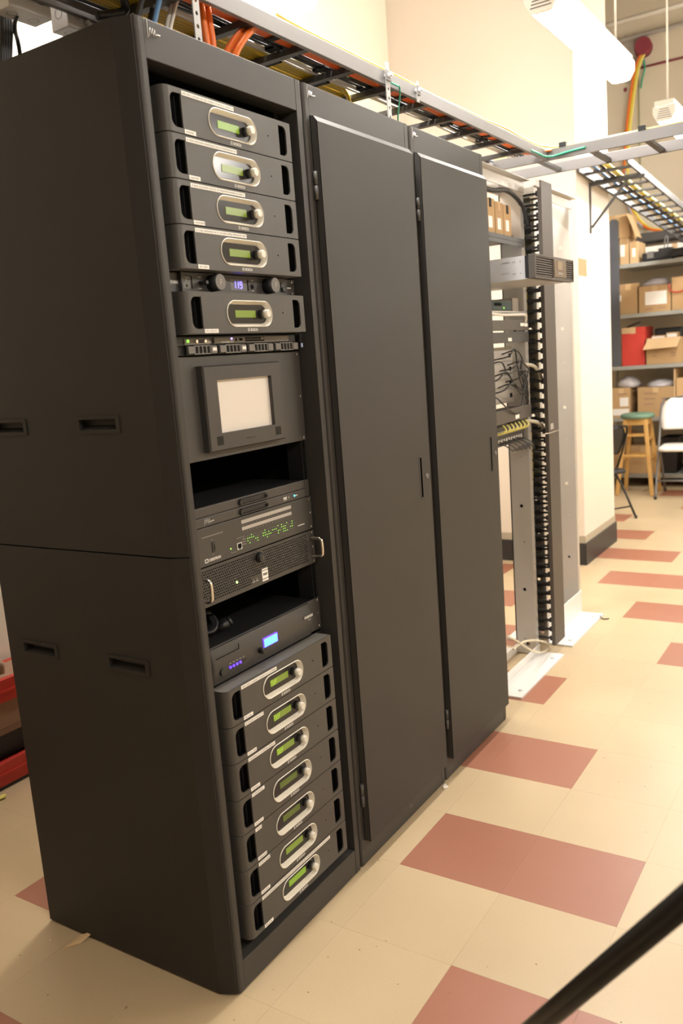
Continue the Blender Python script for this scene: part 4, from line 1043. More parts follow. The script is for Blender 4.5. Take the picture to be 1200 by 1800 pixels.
t = panel('network_patch_bay', 'dark patch panel with white labels below the blue switch', 1.5150, 1.5570, M_COVER)
part('panel_label', MB().box(2.300, 2.345, .1172, .118, 1.532, 1.545), M_WHITE, t); part('panel_label', MB().box(2.350, 2.385, .1172, .118, 1.530, 1.544), M_WHITE, t)
t = panel('network_patch_bay', 'dark patch panel above the hanging black cable loops', 1.4640, 1.5080, M_LADDERD)
part('panel_label', MB().box(2.150, 2.190, .1172, .118, 1.470, 1.484), M_WHITE, t)
t = panel('network_patch_bay', 'dark patch panel below the hanging black cable loops', 1.1320, 1.1880, M_COVER)
part('panel_label', MB().box(2.200, 2.245, .1172, .118, 1.140, 1.156), M_WHITE, t)
b = MB(); b.tube(smooth_path([(1.93, .12, 1.585), (2.05, .10, 1.577), (2.20, .095, 1.578), (2.31, .10, 1.578), (2.345, .11, 1.565), (2.35, .116, 1.548)], 5), .006, 8); solo('white_cable', b, M_WCABLE, 'white cable lying across the front of the dark patch panel', 'cable')
t = thing('network_chassis', 'pale grey chassis behind hanging black cables in the relay rack', 'switch', (2.15, .3, 1.2))
part('chassis', MB().box(1.945, 2.362, .185, .44, 1.205, 1.448), M_ALU, t, .002)
for k_ in range(4): part('module', MB().box(1.960, 2.345, .178, .185, 1.214 + k_ * .058, 1.262 + k_ * .058), M_LTGREY, t, .001)
b = MB()
for k_ in range(4): b.box(2.300, 2.325, .1765, .178, 1.228 + k_ * .058, 1.246 + k_ * .058)
part('port_openings', b, M_VOID, t)
for k_ in range(11):
    xa_ = 1.98 + .030 * k_; zz = 1.235 + (k_ * 37 % 100) / 100 * .19; xb_ = 2.26 + .012 * (k_ % 5)
    b = MB(); b.tube(smooth_path([(xa_, .176, zz), (xa_ + .02, .125 - .004 * (k_ % 3), zz + .012), (xa_ + .09, .105 + .006 * (k_ % 3), zz + (.04 if k_ % 2 else -.035)), (xb_, .12, zz - .07 + .02 * (k_ % 4)), (2.365, .125, 1.33 - .012 * k_), (2.43, .14, 1.32 - .02 * k_)], 5), .0033, 6)
    solo('black_patch_cable', b, M_BCABLE, 'thin black patch cable looping in front of the pale chassis', 'cable', 'black patch cables in the relay rack')
t = thing('patch_bay', 'black patch bay with yellow plugs below the dark panels', 'panel', (2.15, .2, 1.02))
part('body', MB().box(1.93, 2.385, .150, .24, 1.030, 1.118), M_DKGREY, t, .002)
pp = MB()
for k_ in range(14):
    for r_ in range(2): pp.box(1.955 + k_ * .029, 1.973 + k_ * .029, .1485, .150, 1.045 + r_ * .034, 1.061 + r_ * .034)
part('ports', pp, M_LTGREY, t)
for k_ in range(7):
    x = 2.02 + k_ * .044
    b = MB(); b.tube(smooth_path([(x, .15, 1.088), (x + .006, .115, 1.092), (x + .02, .10, 1.106), (x + .035, .118, 1.124)], 5), .0042, 6); solo('yellow_patch_cable', b, M_YELLOWB, 'short yellow patch cable plugged into the black patch bay', 'cable', 'yellow plugs in the patch bay')
for k_ in range(6):
    x = 2.03 + k_ * .05
    b = MB(); b.tube(smooth_path([(x, .15, 1.050), (x + .01, .11, 1.044), (x + .05, .095, 1.02), (x + .10, .105, 1.01 - .004 * k_), (2.37, .125, 1.02)], 5), .003, 6); solo('grey_patch_cable', b, M_BCABLE, 'dark patch cable sagging below the black patch bay', 'cable', 'dark cables under the patch bay')

# ================================================================== LAMPS (hanging fluorescent wraps)
M_DIFF = mat('lamp_diffuser', (0.9, 0.88, 0.84), 0.4, emit=LAMP_COL, es=LAMP_STRENGTH)
M_LAMPW = mat('lamp_white_enamel', (0.80, 0.77, 0.71), 0.4)
lamp_root = None
def make_lamp(label):
    t = thing('hanging_lamp', label, 'lamp', (0, 0, 0), 0, 'hanging fluorescent lamps')
    L = 1.19
    sec = [(-.064, .085), (-.064, .045), (-.042, .004), (-.024, 0), (.024, 0), (.042, .004), (.064, .045), (.064, .085)]
    b = MB(); b.loft([[(x, y, z) for y, z in sec] for x in (.018, L - .018)], close=False); part('diffuser', b, M_DIFF, t, label='glowing prismatic cover')
    for x0_, x1_ in ((0, .018), (L - .018, L)):
        b = MB(); b.prism([(y * 1.02, z - .001) for y, z in sec], x0_, x1_, 'x'); o = part('end_cap', b, M_LAMPW, t, .001)
        xx = x0_ - .0006 if x0_ == 0 else x1_ + .0006
        q = MB()
        for k_ in range(5): q.box(xx - .0006, xx + .0006, -.042 + .004 * k_, .042 - .004 * k_, .016 + .012 * k_, .020 + .012 * k_)
        part('cap_slots', q, M_MIDGREY, o)
    b = MB(); b.box(0, L, -.055, .055, .0855, .115); part('channel', b, M_LAMPW, t, .002)
    for x in (.10, L - .10): 
        b = MB(); b.cyl((x, 0, .115), (x, 0, CEIL - 2.70), .0055, n=8); part('hanging_rod', b, M_RODW, t)
    return t
LR = make_lamp('hanging fluorescent lamp in front of the pale wall end')
LR.location = (2.15, -.066, 2.70)
dup(LR, (4.30, -.066, 2.70), 0, 'hanging fluorescent lamp before the tan far wall')
for (x, y, lab) in ((.33, -.07, 'hanging fluorescent lamp above the open rack'), (5.62, -.07, 'hanging fluorescent lamp above the white folding chair'),):
    dup(LR, (x, y, 2.70), 0, lab)
dup(LR, (1.15, 1.12, 3.06), 0, 'hanging fluorescent lamp behind the dark racks')
for x in (-1.44, 2.095, 3.86, 5.62): dup(LR, (x, -2.45, 2.70), 0, 'hanging fluorescent lamp in the second row over the open floor')

# ================================================================== FAR STORE
XS = 7.25
def wy(u, v, X=XS): return at(u, v, 0, X).y
def wz(u, v, X=XS): return at(u, v, 0, X).z
t = thing('storage_shelving', 'long grey steel shelving unit against the tan far wall', 'shelving', (7.5, .3, 0))
SZ = [2.150, 1.682, 1.190, .688, .130]
for z in SZ:
    part('shelf', MB().box(XS, 7.80, -.95, .968 if z > 1.5 else 1.15, z - .036, z), M_SHELFG, t, .002)
for y in (-.95, 1.15):
    for x in (XS + .02, 7.76): part('upright', MB().box(x - .02, x + .02, y - .02 if y > 0 else y, y if y > 0 else y + .02, .002, 2.30), M_SHELFG, t)
def carton(name, label, y0, y1, z, h, depth=.36, x0=XS + .03, m=M_CARD, lab=None, flaps=False, lines=None, group='cartons on the far shelves'):
    y0, y1 = min(y0, y1), max(y0, y1)
    t = thing(name, label, 'box', (x0 + depth / 2, (y0 + y1) / 2, z + .0006), 0, group); z += .0006
    part('carton_body', MB().box(x0, x0 + depth, y0, y1, z, z + h) if not flaps else plate(rect(x0, x0 + depth, y0, y1), [rect(x0 + .005, x0 + depth - .005, y0 + .005, y1 - .005)], z, z + h, 'z').box(x0, x0 + depth, y0, y1, z, z + .005), m, t, .002)
    part('tape', MB().box(x0 - .0012, x0, (y0 + y1) / 2 - .025, (y0 + y1) / 2 + .025, z + h - .06, z + h), M_CARDP if m != M_CARDP else M_CARD, t) if not flaps else None
    if lab:
        for (a, b_, c_, d_) in lab:
            part('paper_label', MB().box(x0 - .0016, x0 - .0004, y1 - (y1 - y0) * b_, y1 - (y1 - y0) * a, z + h * c_, z + h * d_), M_WHITE, t)
    if lines:
        pieces('printed_line', [MB().box(x0 - .0014, x0 - .0004, y1 - (y1 - y0) * b_, y1 - (y1 - y0) * a, z + h * c_, z + h * c_ + .010) for (a, b_, c_) in lines], M_BROWN, t)
    return t
carton('carton', 'brown carton with white label on the top shelf under a taller one', .885, .967, SZ[0], .245, .30, lab=[(.05, .55, .30, .75)], m=M_CARDP)
t = carton('carton', 'slanting open carton lying on the labelled carton on the top shelf', .875, 1.10, SZ[0] + .248, .215, .30, m=M_CARD)
part('flap', MB().bar((XS + .03, .872, 2.600), (XS + .03, .79, 2.385), .004, .22, (1, 0, 0)) , M_CARDP, t)
carton('carton', 'pale carton standing beside the labelled one on the top shelf', .80, .875, SZ[0], .20, .30, m=M_CARDP, lab=[(.3, .7, .3, .7)])
carton('carton', 'low white carton behind the long black rack tray', .25, .79, SZ[0], .16, .20, XS + .28, m=M_WPLAST)
t = thing('equipment_tray', 'long black metal tray with a hook lying on the top shelf', 'tray', (XS + .12, .45, SZ[0]))
part('tray', MB().bar((XS + .12, .765, SZ[0] + .045), (XS + .12, .1, SZ[0] + .07), .16, .07).box(XS + .05, XS + .19, .50, .62, SZ[0] + .001, SZ[0] + .11), M_BLACKP, t, .004)
b = MB(); b.tube(smooth_path([(XS + .10, .575, SZ[0] + .11), (XS + .10, .568, SZ[0] + .20), (XS + .10, .555, SZ[0] + .22), (XS + .10, .545, SZ[0] + .19), (XS + .10, .548, SZ[0] + .11)], 4), .005, 7); part('hook', b, M_LADDER, t)
part('latch', MB().box(XS + .035, XS + .055, .66, .72, SZ[0] + .03, SZ[0] + .09), M_MIDGREY, t)
carton('carton', 'plain brown carton beside the labelled carton with a plastic bag', wy(1087, 520), wy(1118, 520), SZ[1], .285, .36, lab=[(0, .10, .45, .65)])
t = carton('carton', 'brown carton with big white paper label and plastic bag on it', wy(1121, 520), wy(1177, 520), SZ[1], .245, .36, m=M_CARD, lab=[(.20, .88, .28, .78)], lines=[(.2, .45, .10), (.6, .85, .12)])
carton('carton', 'brown carton wound with a red rope on the middle shelf', wy(1179, 520), wy(1179, 520) - .42, SZ[1], .30, .36)
b = MB(); b.tube(smooth_path([(XS + .02, .52, 1.93), (XS + .01, .50, 1.86), (XS + .012, .40, 1.85), (XS + .012, .30, 1.93), (XS + .02, .15, 2.00), (XS + .2, .10, 1.99)], 5), .006, 7); solo('red_rope', b, M_RED, 'thin red rope hanging over the carton on the middle shelf', 'rope')
def bag(label, cx, cy, z, rx_, ry_, h_):
    q = MB(); rng = random.Random(int(cy * 1000))
    rings = []
    for i in range(6):
        f = i / 5; r = math.cos(f * PI / 2 * .96)
        rings.append([(cx + rx_ * r * math.cos(a) * rng.uniform(.82, 1.1), cy + ry_ * r * math.sin(a) * rng.uniform(.82, 1.1), z + h_ * math.sin(f * PI / 2) * rng.uniform(.9, 1.05) + (.0008 if i == 0 else 0)) for a in [2 * PI * k_ / 14 for k_ in range(14)]])
    for k_ in range(14): rings[0][k_] = (rings[0][k_][0], rings[0][k_][1], z + .0008)
    q.loft(rings, cap0=True, cap1=True, smooth=True); return solo('plastic_bag', q, M_BAG, label, 'bag', 'plastic bags on the cartons')
t_ = bag('crumpled clear plastic bag on the carton with the big white label', XS + .17, .665, SZ[1] + .2465, .13, .15, .075)
carton('red_carton', 'red printed carton on the shelf beside the open carton', wy(1091, 600), wy(1131, 600), SZ[2], .365, .36, m=M_REDB)
b = MB(); b.box(XS + .0272, XS + .0285, wy(1106, 590), wy(1091, 590), 1.50, 1.556); solo('carton_patch', b, M_CARDP, 'torn brown paper patch stuck on the red carton', 'paper')
b = MB(); b.tube([(XS + .06, .92, 1.558), (XS + .10, .86, 1.585), (XS + .10, .80, 1.60)], .009, 7); solo('black_tool', b, M_BLACKP, 'small black tool lying on the red carton', 'tool')
t = carton('open_carton', 'open brown carton with hanging flap full of dark things', wy(1134, 620), wy(1196, 620), SZ[2], .245, .36, flaps=True, lines=[(.20, .40, .62), (.20, .38, .45), (.2, .3, .30), (.7, .85, .38), (.72, .85, .28)])
y0_, y1_ = wy(1135, 610), wy(1197, 610)
part('flap', MB().add([(XS + .03, y0_ - .01, 1.435), (XS + .03, y1_ + .01, 1.435), (XS - .045, y1_ + .03, 1.345), (XS - .045, y0_ + .02, 1.335), (XS + .034, y0_ - .01, 1.438), (XS + .034, y1_ + .01, 1.438), (XS - .041, y1_ + .03, 1.349), (XS - .041, y0_ + .02, 1.339)], [(0, 1, 2, 3), (7, 6, 5, 4), (0, 4, 5, 1), (1, 5, 6, 2), (2, 6, 7, 3), (3, 7, 4, 0)]), M_CARDP, t)
carton('small_box', 'small brown box with white label sticking out of the open carton', .70, .57, SZ[2] + .17, .10, .10, XS + .10, lab=[(.05, .9, .3, .9)], group='boxes inside the open carton')
carton('small_box', 'small brown box with grey label beside the one in the open carton', .565, .46, SZ[2] + .17, .12, .10, XS + .10, lab=[(.05, .9, .3, .9)], group='boxes inside the open carton')
b = MB(); b.box(XS + .22, XS + .33, .44, .70, SZ[2] + .012, SZ[2] + .34); solo('black_case', b, M_BLACKP, 'black case standing inside the open carton', 'case', bev=.02)
carton('carton', 'brown carton with printed word and white labels on the lower shelf', wy(1075, 700), wy(1105, 700), SZ[3], .29, .36, lab=[(.42, .92, .38, .68), (.0, .95, .08, .30)], lines=[(.30, .85, .78)])
bag('crumpled clear plastic bag on the carton with the printed word', XS + .16, .93, SZ[3] + .2915, .12, .11, .11)
carton('carton', 'wide brown carton with printed lines and a plastic bag on top', wy(1119, 700), wy(1183, 700), SZ[3], .285, .36, m=M_CARD, lines=[(.18, .55, .78), (.18, .50, .60), (.18, .45, .42), (.65, .8, .60), (.62, .78, .42)])
bag('crumpled clear plastic bag on the wide carton with printed lines', XS + .16, .62, SZ[3] + .2865, .13, .15, .07)
carton('carton', 'brown carton behind the white folding chair', wy(1187, 700), wy(1187, 700) - .45, SZ[3], .36, .36)
b = MB(); b.box(XS + .025, XS + .40, wy(1186, 700) + .002, wy(1185, 700) + .010, SZ[3] + .0006, 1.14); solo('flat_carton', b, M_CARDP, 'flattened carton standing edgewise between two cartons', 'box')
carton('carton', 'brown carton on the bottom shelf behind the wooden stool', .93, .625, SZ[4], .27, .36)
carton('carton', 'brown carton on the bottom shelf behind the white folding chair', .40, -.05, SZ[4], .24, .36)
carton('carton', 'brown carton on the bottom shelf at the end beside the wall', 1.12, .95, SZ[4], .40, .36)
t = thing('black_bin', 'black plastic bin on the bottom shelf behind the chair', 'bin', (XS + .2, .53, SZ[4]))
q = MB(); q.loft([[(XS + .03 + i, .615 - j_, z) for i, j_ in ((0 + e, 0 + e), (.32 - e, 0 + e), (.32 - e, .17 - e), (0 + e, .17 - e))] for (z, e) in ((SZ[4] + .0008, .03), (SZ[4] + .34, .01), (SZ[4] + .342, .002), (SZ[4] + .352, .002))], cap0=True); part('bin', q, M_BLACKP, t)
# tall dark slab with rounded top standing on the third shelf
solo('padded_board', MB().prism(rrect(.972, 1.058, SZ[2] + .0008, 2.575, .035, 6, (0, 0, 1, 1)), XS + .002, XS + .022, 'x'), M_SHELFD, 'tall dark grey padded board with rounded top standing on the shelf end', 'board')

# low tray across the far wall with cables from the wall sleeve
t = thing('wall_tray', 'black cable tray along the tan far wall above the shelves', 'cable tray', (7.62, .2, 2.30))
zt = wz(1150, 415, 7.62)
part('tray_side', MB().box(7.55, 7.562, -1.4, wy(1116, 415, 7.55), zt - .045, zt + .035), M_LADDERD, t); part('tray_side', MB().box(7.838, 7.849, -1.4, wy(1116, 415, 7.55), zt - .045, zt + .035), M_LADDERD, t)
for k_ in range(9): part('cross_bar', MB().box(7.562, 7.838, -1.3 + .25 * k_, -1.28 + .25 * k_, zt - .04, zt - .02), M_LADDERD, t)
sl = at(1131, 86, 0, XF - .002)
t = thing('wall_sleeve', 'dark red firestop sleeve in the tan far wall', 'sleeve', (XF, sl.y, sl.z))
b = MB(); b.cyl((XF - .0005, sl.y, sl.z), (XF - .10, sl.y - .015, sl.z + .01), .085, .075, n=20); part('putty', b, M_PURPLE, t)
rng = random.Random(3)
b = MB(); blob = [(XF - .0015, sl.y + .12 + .14 * math.cos(a) * rng.uniform(.7, 1.2), sl.z - .04 + .22 * math.sin(a) * rng.uniform(.7, 1.2)) for a in [2 * PI * k_ / 18 for k_ in range(18)]]
b.add(blob, [tuple(range(18))]); part('mortar_patch', b, M_DIRT, t, label='rough grey mortar patch')
for k_ in range(7):
    yy, zz = sl.y + .05 + rng.uniform(0, .22), sl.z - rng.uniform(.05, .36)
    b = MB(); b.add([(XF - .003, yy + .018 * math.cos(a), zz + .022 * math.sin(a)) for a in [2 * PI * q_ / 8 for q_ in range(8)]], [tuple(range(8))]); part('putty_spot', b, M_PURPLE, t)
def far_cable(name, m, r, du, label, low=True, x=XF - .06):
    pts = [at(u + du, v, 0, x) for u, v in ((1128, 92), (1117, 120), (1110, 160), (1104, 205), (1100, 250), (1098, 300), (1101, 345), (1112, 375), (1130, 396))]
    pts += [Vector((7.68, pts[-1].y - .15, zt + .06)), Vector((7.68, pts[-1].y - .5, zt + .03)), Vector((7.68, -1.2, zt + .02))]
    b = MB(); b.tube(smooth_path(pts, 4), r, 7); solo(name, b, m, label, 'cable', 'cables dropping from the wall sleeve')
far_cable('orange_cable', M_ORANGE, .013, -1.0, 'orange cable dropping from the wall sleeve into the wall tray')
far_cable('yellow_cable', M_YELLOW, .013, 3.0, 'yellow cable dropping from the wall sleeve beside the orange one')
far_cable('yellow_cable', M_YELLOWB, .009, 6.0, 'pale yellow cable dropping from the wall sleeve beside the yellow one')
b = MB(); b.tube(smooth_path([at(u, v, 0, XF - .03) for u, v in ((1128, 100), (1133, 118), (1128, 140), (1126, 155))], 5), .008, 7); solo('green_cable', b, M_GRCABLE, 'dark green cable curling beside the wall sleeve', 'cable')
b = MB(); b.tube(smooth_path([at(u, v, 0, XF - .02) for u, v in ((1120, 118), (1122, 150), (1123, 200), (1124, 260), (1127, 345))], 5), .006, 7); solo('grey_green_cable', b, mat('olive_cable', (.22, .24, .13), .5), 'olive cable running down the tan far wall', 'cable')
b = MB(); b.tube(smooth_path([at(u, v, 0, XF - .07) for u, v in ((1099, 300), (1102, 355), (1118, 388), (1138, 404))], 5), .010, 7); solo('blue_grey_cable', b, mat('blue_grey_cable', (.38, .43, .50), .5), 'blue-grey cable sagging into the wall tray', 'cable')
# wall conduits
for (u0, v0, u1, v1, r, m, lab, X) in ((1040, 51, 1200, 8, .022, M_RODW, 'white pipe high across the tan far wall', 7.55), (1070, 76, 1200, 43, .020, M_LTGREY, 'grey pipe below the white pipe on the far wall', 7.8), (1090, 125, 1200, 104, .010, M_PURPLE, 'thin dark red line of sealant along the far wall', XF - .008)):
    a = at(u0, v0, 0, X); c_ = at(u1, v1, 0, X); zz = (a.z + c_.z) / 2
    b = MB(); b.tube([(X, a.y + .5, zz), (X, c_.y - 1.5, zz)], r, 10); solo('wall_pipe', b, m, lab, 'pipe')
# cables along the cross ladder and the sloping ladder
for k_ in range(4):
    x = 2.545 + .022 * k_
    b = MB(); b.tube([(x, .30, LZ + .05 + .004 * (k_ % 2)), (x + .004, -.4, LZ + .052), (x - .002, -1.2, LZ + .05), (x, -2.5, LZ + .05)], .008, 7)
    solo('pale_cable', b, [M_YELLOWB, M_WCABLE, M_ORANGE, M_WCABLE][k_], ['pale yellow', 'white', 'orange', 'white'][k_] + ' cable lying along the crossing ladder', 'cable', 'cables on the crossing ladder')
for (y, dv, ties) in ((-.02, 0, 0), (-.35, 0, 0), (-.75, 0, 0), (-1.2, 0, 0)):
    b = MB(); b.box(2.509, 2.528, y - .014, y + .014, LZ + .046, LZ + .064); solo('cable_strap', b, M_STRAP, 'black strap over the rail of the crossing ladder', 'strap', 'straps on the crossing ladder')
dirl = Vector((3.45, 0, -.20)) / 3.45
def sl_pt(x, y, dz): return (x, y, 2.462 - (x - 4.10) * .20 / 3.45 + dz)
for k_, (y, m, r, nm) in enumerate(((.335, M_WCABLE, .011, 'white'), (.315, M_BLCABLE, .008, 'blue'), (.29, M_WCABLE, .010, 'white'), (.25, M_YELLOWB, .011, 'yellow'), (.232, M_YELLOWB, .010, 'yellow'), (.275, M_BCABLE, .009, 'black'))):
    b = MB(); b.tube(smooth_path([sl_pt(4.12, y, .032), sl_pt(5.0, y + .006, .030), sl_pt(6.0, y - .006, .032), sl_pt(7.5, y, .030)], 4), r, 7); solo(nm + '_cable', b, m, nm + ' cable lying along the dark sloping ladder', 'cable', nm + ' cables on the sloping ladder')

# ---- wooden stool with green seat
def frame_leg(a, c_, w_): return MB().bar(a, c_, w_, w_, (1, 0, 0))
sx, sy = 6.93, .74
t = thing('bar_stool', 'wooden bar stool with round green seat beside the white folding chair', 'stool', (sx, sy, 0), 0)
b = MB(); b.loft([[(sx + r * math.cos(a), sy + r * math.sin(a), z) for a in [2 * PI * k_ / 28 for k_ in range(28)]] for r, z in ((.135, .712), (.150, .718), (.155, .735), (.148, .752), (.12, .760))], cap0=True, cap1=True, smooth=True); part('seat', b, M_GREENS, t)
b = MB(); b.box(sx - .105, sx + .105, sy - .105, sy + .105, .655, .711); part('apron', b, M_WOOD, t)
tops = [(-.09, -.09), (.09, -.09), (.09, .09), (-.09, .09)]; feet = [(-.175, -.115), (.155, -.165), (.155, .165), (-.155, .165)]
feet = [(-.16, -.16), (.16, -.16), (.16, .16), (-.16, .16)]
for (a, c_) in zip(tops, feet): part('leg', frame_leg((sx + a[0], sy + a[1], .70), (sx + c_[0], sy + c_[1], .0015), .034), M_WOOD, t, .004)
def lp(i, z): f = 1 - z / .70; return Vector((sx + tops[i][0] + (feet[i][0] - tops[i][0]) * f, sy + tops[i][1] + (feet[i][1] - tops[i][1]) * f, z))
for i, zs in ((0, (.33, .52)), (1, (.36, .55)), (2, (.33, .52)), (3, (.37, .56))):
    for z in zs: part('rung', MB().bar(lp(i, z), lp((i + 1) % 4, z), .020, .022), M_WOOD, t, .003)

# ---- folding chairs (built facing -y in their own space, seat at the origin's height)
def folding_chair(label, loc, rotz, m_pad, m_frame, back_h=.16, group='folding chairs'):
    t = thing('folding_chair', label, 'chair', loc, rotz, group); r = .0105; w_ = .21
    for s in (-1, 1):
        x = s * w_
        b = MB(); b.tube(smooth_path([(x, -.235, .010), (x, -.10, .30), (x, .03, .56), (x * .98, .125, .80), (x * .86, .155, .875)], 5), r, 10); part('front_leg', b, m_frame, t, local=True)
        b = MB(); b.tube([(x * .94, .245, .010), (x * .94, .09, .26), (x * .94, -.06, .455)], r, 10); part('rear_leg', b, m_frame, t, local=True)
        for (yy, xx) in ((-.235, x), (.245, x * .94)):
            b = MB(); b.cyl((xx, yy, .0006), (xx, yy, .028), .0135, n=10); part('rubber_foot', b, M_BLACKP, t, local=True)
    b = MB(); b.tube([(-w_ * .86, .155, .875), (0, .165, .895), (w_ * .86, .155, .875)], r, 10); part('top_tube', b, m_frame, t, local=True)
    b = MB(); b.tube([(-w_, -.165, .16), (w_, -.165, .16)], .008, 8); part('front_stretcher', b, m_frame, t, local=True)
    b = MB(); b.tube([(-w_ * .94, .185, .11), (w_ * .94, .185, .11)], .008, 8); part('rear_stretcher', b, m_frame, t, local=True)
    # curved backrest
    rings = []
    for z, hw_, dy in ((.605, .175, .045), (.63, .195, .050), (.72, .200, .085), (.80, .195, .118), (.85, .170, .138), (.885, .125, .150)):
        row = [(hw_ * f, dy + .022 * (1 - f * f) - .012, z) for f in (-1, -.75, -.4, 0, .4, .75, 1)] + [(hw_ * f, dy + .022 * (1 - f * f) + .004, z) for f in (1, .75, .4, 0, -.4, -.75, -1)]
        rings.append(row)
    b = MB(); b.loft(rings, cap0=True, cap1=True, smooth=True); part('backrest', b, m_pad, t, local=True)
    def srow(z, e): return [(x, y, z) for x, y in rrect(-.195 + e, .195 - e, -.225 + e, .165 - e, .07, 6)]
    b = MB(); b.loft([srow(.430, .012), srow(.437, 0), srow(.458, 0), srow(.470, .015)], cap0=True, cap1=True, smooth=True); part('seat', b, m_pad, t, local=True)
    return t
folding_chair('white plastic folding chair with grey metal frame in front of the shelves', (6.83, .315, 0), -PI / 2 + .06, M_WPLAST, M_LADDER)
folding_chair('black padded folding chair half hidden behind the pale wall end', (5.687, .742, 0), PI - .6, M_BLACKP, M_BLACK).scale = (.86, .86, .86)

# ---- things on the wall end and the floor
a = at(1014, 456, 1, YC - .001); c_ = at(1031, 486, 1, YC - .001)
b = MB(); b.box(XC0 + .005, c_.x, YC - .0016, YC - .0004, c_.z, a.z + .01); solo('paper_note', b, M_NOTE, 'tan paper note taped to the pale wall end', 'paper')
t = thing('electrical_panel', 'pale grey electrical box on the wall behind the cable manager', 'electrical panel', (XC0, .62, 1.9))
part('cabinet', MB().box(XC0 - .09, XC0 - .0005, .555, .78, 1.92, 2.32), M_LTGREY, t, .003); part('door', MB().box(XC0 - .094, XC0 - .09, .57, .765, 1.94, 2.30), M_ALU, t, .001)
# red shelving unit behind the racks
t = thing('red_shelf_unit', 'low red steel shelf unit along the wall behind the open rack', 'shelving', (.6, 1.54, 0))
part('lower_beam', MB().box(-.9, 2.0, 1.430, 1.455, .012, .098), M_RED, t, .003); part('lower_beam', MB().box(-.9, 2.0, 1.600, 1.625, .012, .098), M_RED, t, .003)
part('beam_ridge', MB().box(-.9, 2.0, 1.424, 1.430, .050, .060), M_RED, t)
part('foot_strip', MB().box(-.9, 2.0, 1.432, 1.620, .001, .012), M_BLACK, t)
part('upper_beam', MB().box(-.9, 2.0, 1.430, 1.455, .315, .400), M_RED, t, .003); part('upper_beam', MB().box(-.9, 2.0, 1.600, 1.625, .315, .400), M_RED, t, .003)
part('beam_ridge', MB().box(-.9, 2.0, 1.424, 1.430, .350, .360), M_RED, t)
part('shelf_board', MB().box(-.9, 2.0, 1.455, 1.600, .385, .398), M_BROWN, t)
for x in (-.9, 1.96): part('upright', MB().box(x, x + .04, 1.455, 1.600, .012, .40), M_RED, t)
t = thing('long_carton', 'long brown carton lying inside the low red shelf unit', 'box', (.6, 1.53, .1))
part('carton_body', MB().box(-.5, 1.6, 1.470, 1.590, .182, .312), M_BROWN, t, .002); part('bottom_edge', MB().box(-.5, 1.6, 1.4685, 1.470, .182, .205), mat('brown_edge', (.26, .15, .10), .7), t); part('dark_gap_block', MB().box(-.5, 1.6, 1.475, 1.585, .0995, .181), M_BLACK, t)  # last piece: black block standing in for the shaded space below the carton
b = MB(); b.tube(smooth_path([at(-3, 1190, 1, 1.52), at(1, 1165, 1, 1.50), at(3, 1185, 1, 1.50), at(5, 1195, 1, 1.50)], 4), .012, 8); solo('tan_hose', b, M_BROWN, 'short tan hose leaning on the red shelf unit', 'hose')
b = MB(); q = at(2, 1402, 2, .008); b.tube([(q.x - .12, q.y + .02, .0085), (q.x + .015, q.y - .002, .0085)], .008, 8); solo('yellow_plug', b, M_YELLOWB, 'yellow cable end on the floor before the red shelf unit', 'cable')
# scrap paper and bits
q0 = at(152, 1646, 2, .006); q1 = at(128, 1660, 2, .001); q2 = at(108, 1671, 2, .001)
b = MB(); b.add([(q0.x + .018, q0.y - .016, .016), (q0.x - .006, q0.y + .012, .012), (q1.x - .016, q1.y + .010, .0012), (q2.x, q2.y, .0008), (q1.x + .014, q1.y - .016, .0010)], [(0, 1, 2, 4), (2, 3, 4)])
solo('paper_scrap', b, M_CARDP, 'torn tan paper scrap at the foot of the open rack', 'scrap')
q = at(782, 1384, 2, 0); b = MB(); b.add([(q.x - .012, q.y - .002, .001), (q.x + .006, q.y - .010, .001), (q.x + .010, q.y + .004, .008), (q.x - .006, q.y + .006, .005)], [(0, 1, 2, 3)]); solo('paper_scrap', b, M_WHITE, 'tiny white paper scrap at the foot of the second rack', 'scrap')
b = MB(); b.tube(smooth_path([at(1054, 1082, 2, .012), at(1058, 1087, 2, .004), at(1064, 1088, 2, .003), at(1070, 1087, 2, .003)], 4), .003, 6); solo('wire_offcut', b, M_LADDERD, 'short dark wire offcut beside the relay rack base plate', 'wire')
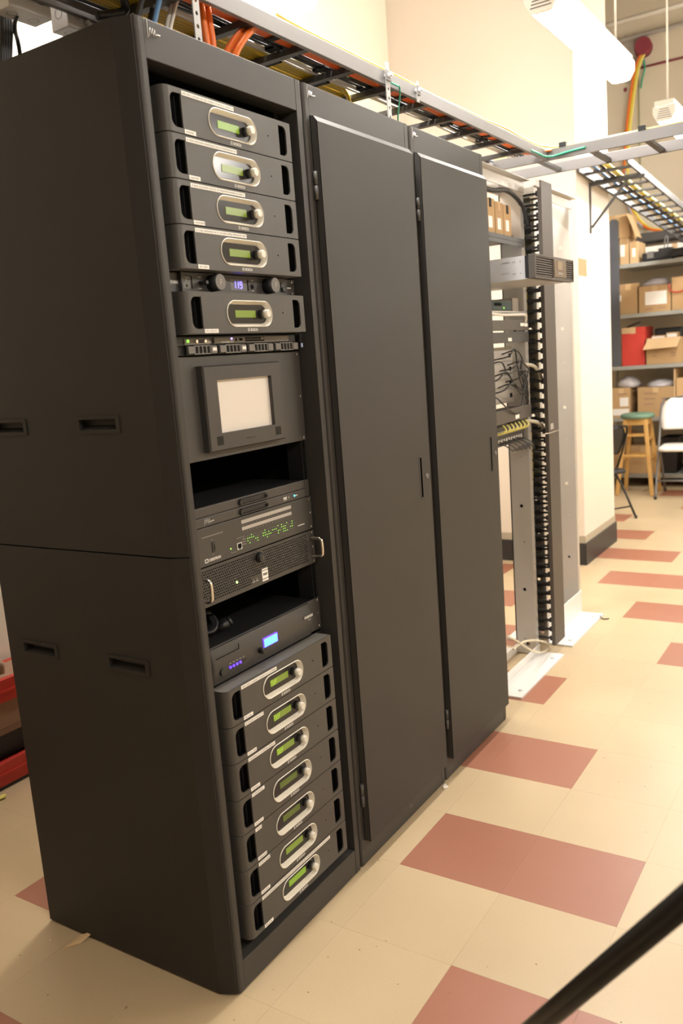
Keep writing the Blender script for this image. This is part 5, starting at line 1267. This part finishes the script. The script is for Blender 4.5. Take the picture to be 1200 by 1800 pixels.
for (u, v, s) in ((222, 1772, .006), (88, 1653, .003), (1096, 1162, .005), (1057, 1258, .004)):
    q = at(u, v, 2, 0); b = MB(); b.add([(q.x - s, q.y, .0008), (q.x, q.y - s * .4, .0008), (q.x + s, q.y + s * .3, .0008), (q.x, q.y + s * .5, .0018)], [(0, 1, 2, 3)])
    solo('floor_crumb', b, M_BROWN if u != 88 else M_WHITE, 'tiny crumb of dirt on the floor', 'crumb', 'crumbs on the floor')

# ---- black tripod stand close to the camera; only one leg reaches into view
A1 = CAM_LOC + ray(955, 1805) * 1.15; A2 = CAM_LOC + ray(1200, 1588) * .92
d = (A2 - A1); foot = A1 - d * (A1.z / d.z); hub = A2 + d * .9
t = thing('tripod_stand', 'black tubular tripod stand in front of the terracotta tiles', 'tripod', (hub.x, hub.y, 0))
def leg_mb(a, c_, w_=.034):
    q = MB(); q.tube([a, c_], .0108, 16)
    dd = (c_ - a).normalized(); side = dd.cross(Vector((0, 0, 1))).normalized(); dn = side.cross(dd)
    off = -dn * .0095 if dn.z > 0 else dn * .0095
    q.tube([a + off, c_ + off], .0092, 16); return q
M_TRI = mat('tripod_black', (0.007, 0.007, 0.007), 0.30, spec=.35)
part('leg', leg_mb(foot + Vector((0, 0, .03)), hub), M_TRI, t)
b = MB(); b.cyl(foot + Vector((0, 0, .001)), foot + Vector((0, 0, .04)), .02, .018, n=14); part('rubber_foot', b, M_BLACKP, t)
hv = Vector((foot.x - hub.x, foot.y - hub.y, 0))
for ang in (2 * PI / 3, -2 * PI / 3):
    v = Matrix.Rotation(ang, 3, 'Z') @ hv; f2 = Vector((hub.x + v.x, hub.y + v.y, 0))
    part('leg', leg_mb(f2 + Vector((0, 0, .03)), hub), M_TRI, t)
    b = MB(); b.cyl(f2 + Vector((0, 0, .001)), f2 + Vector((0, 0, .04)), .02, .018, n=14); part('rubber_foot', b, M_BLACKP, t)
b = MB(); b.cyl(hub - Vector((0, 0, .5)), hub + Vector((0, 0, .10)), .013, n=14); b.cyl(hub - Vector((0, 0, .03)), hub + Vector((0, 0, .03)), .04, n=18); part('centre_column', b, M_BLACK, t)
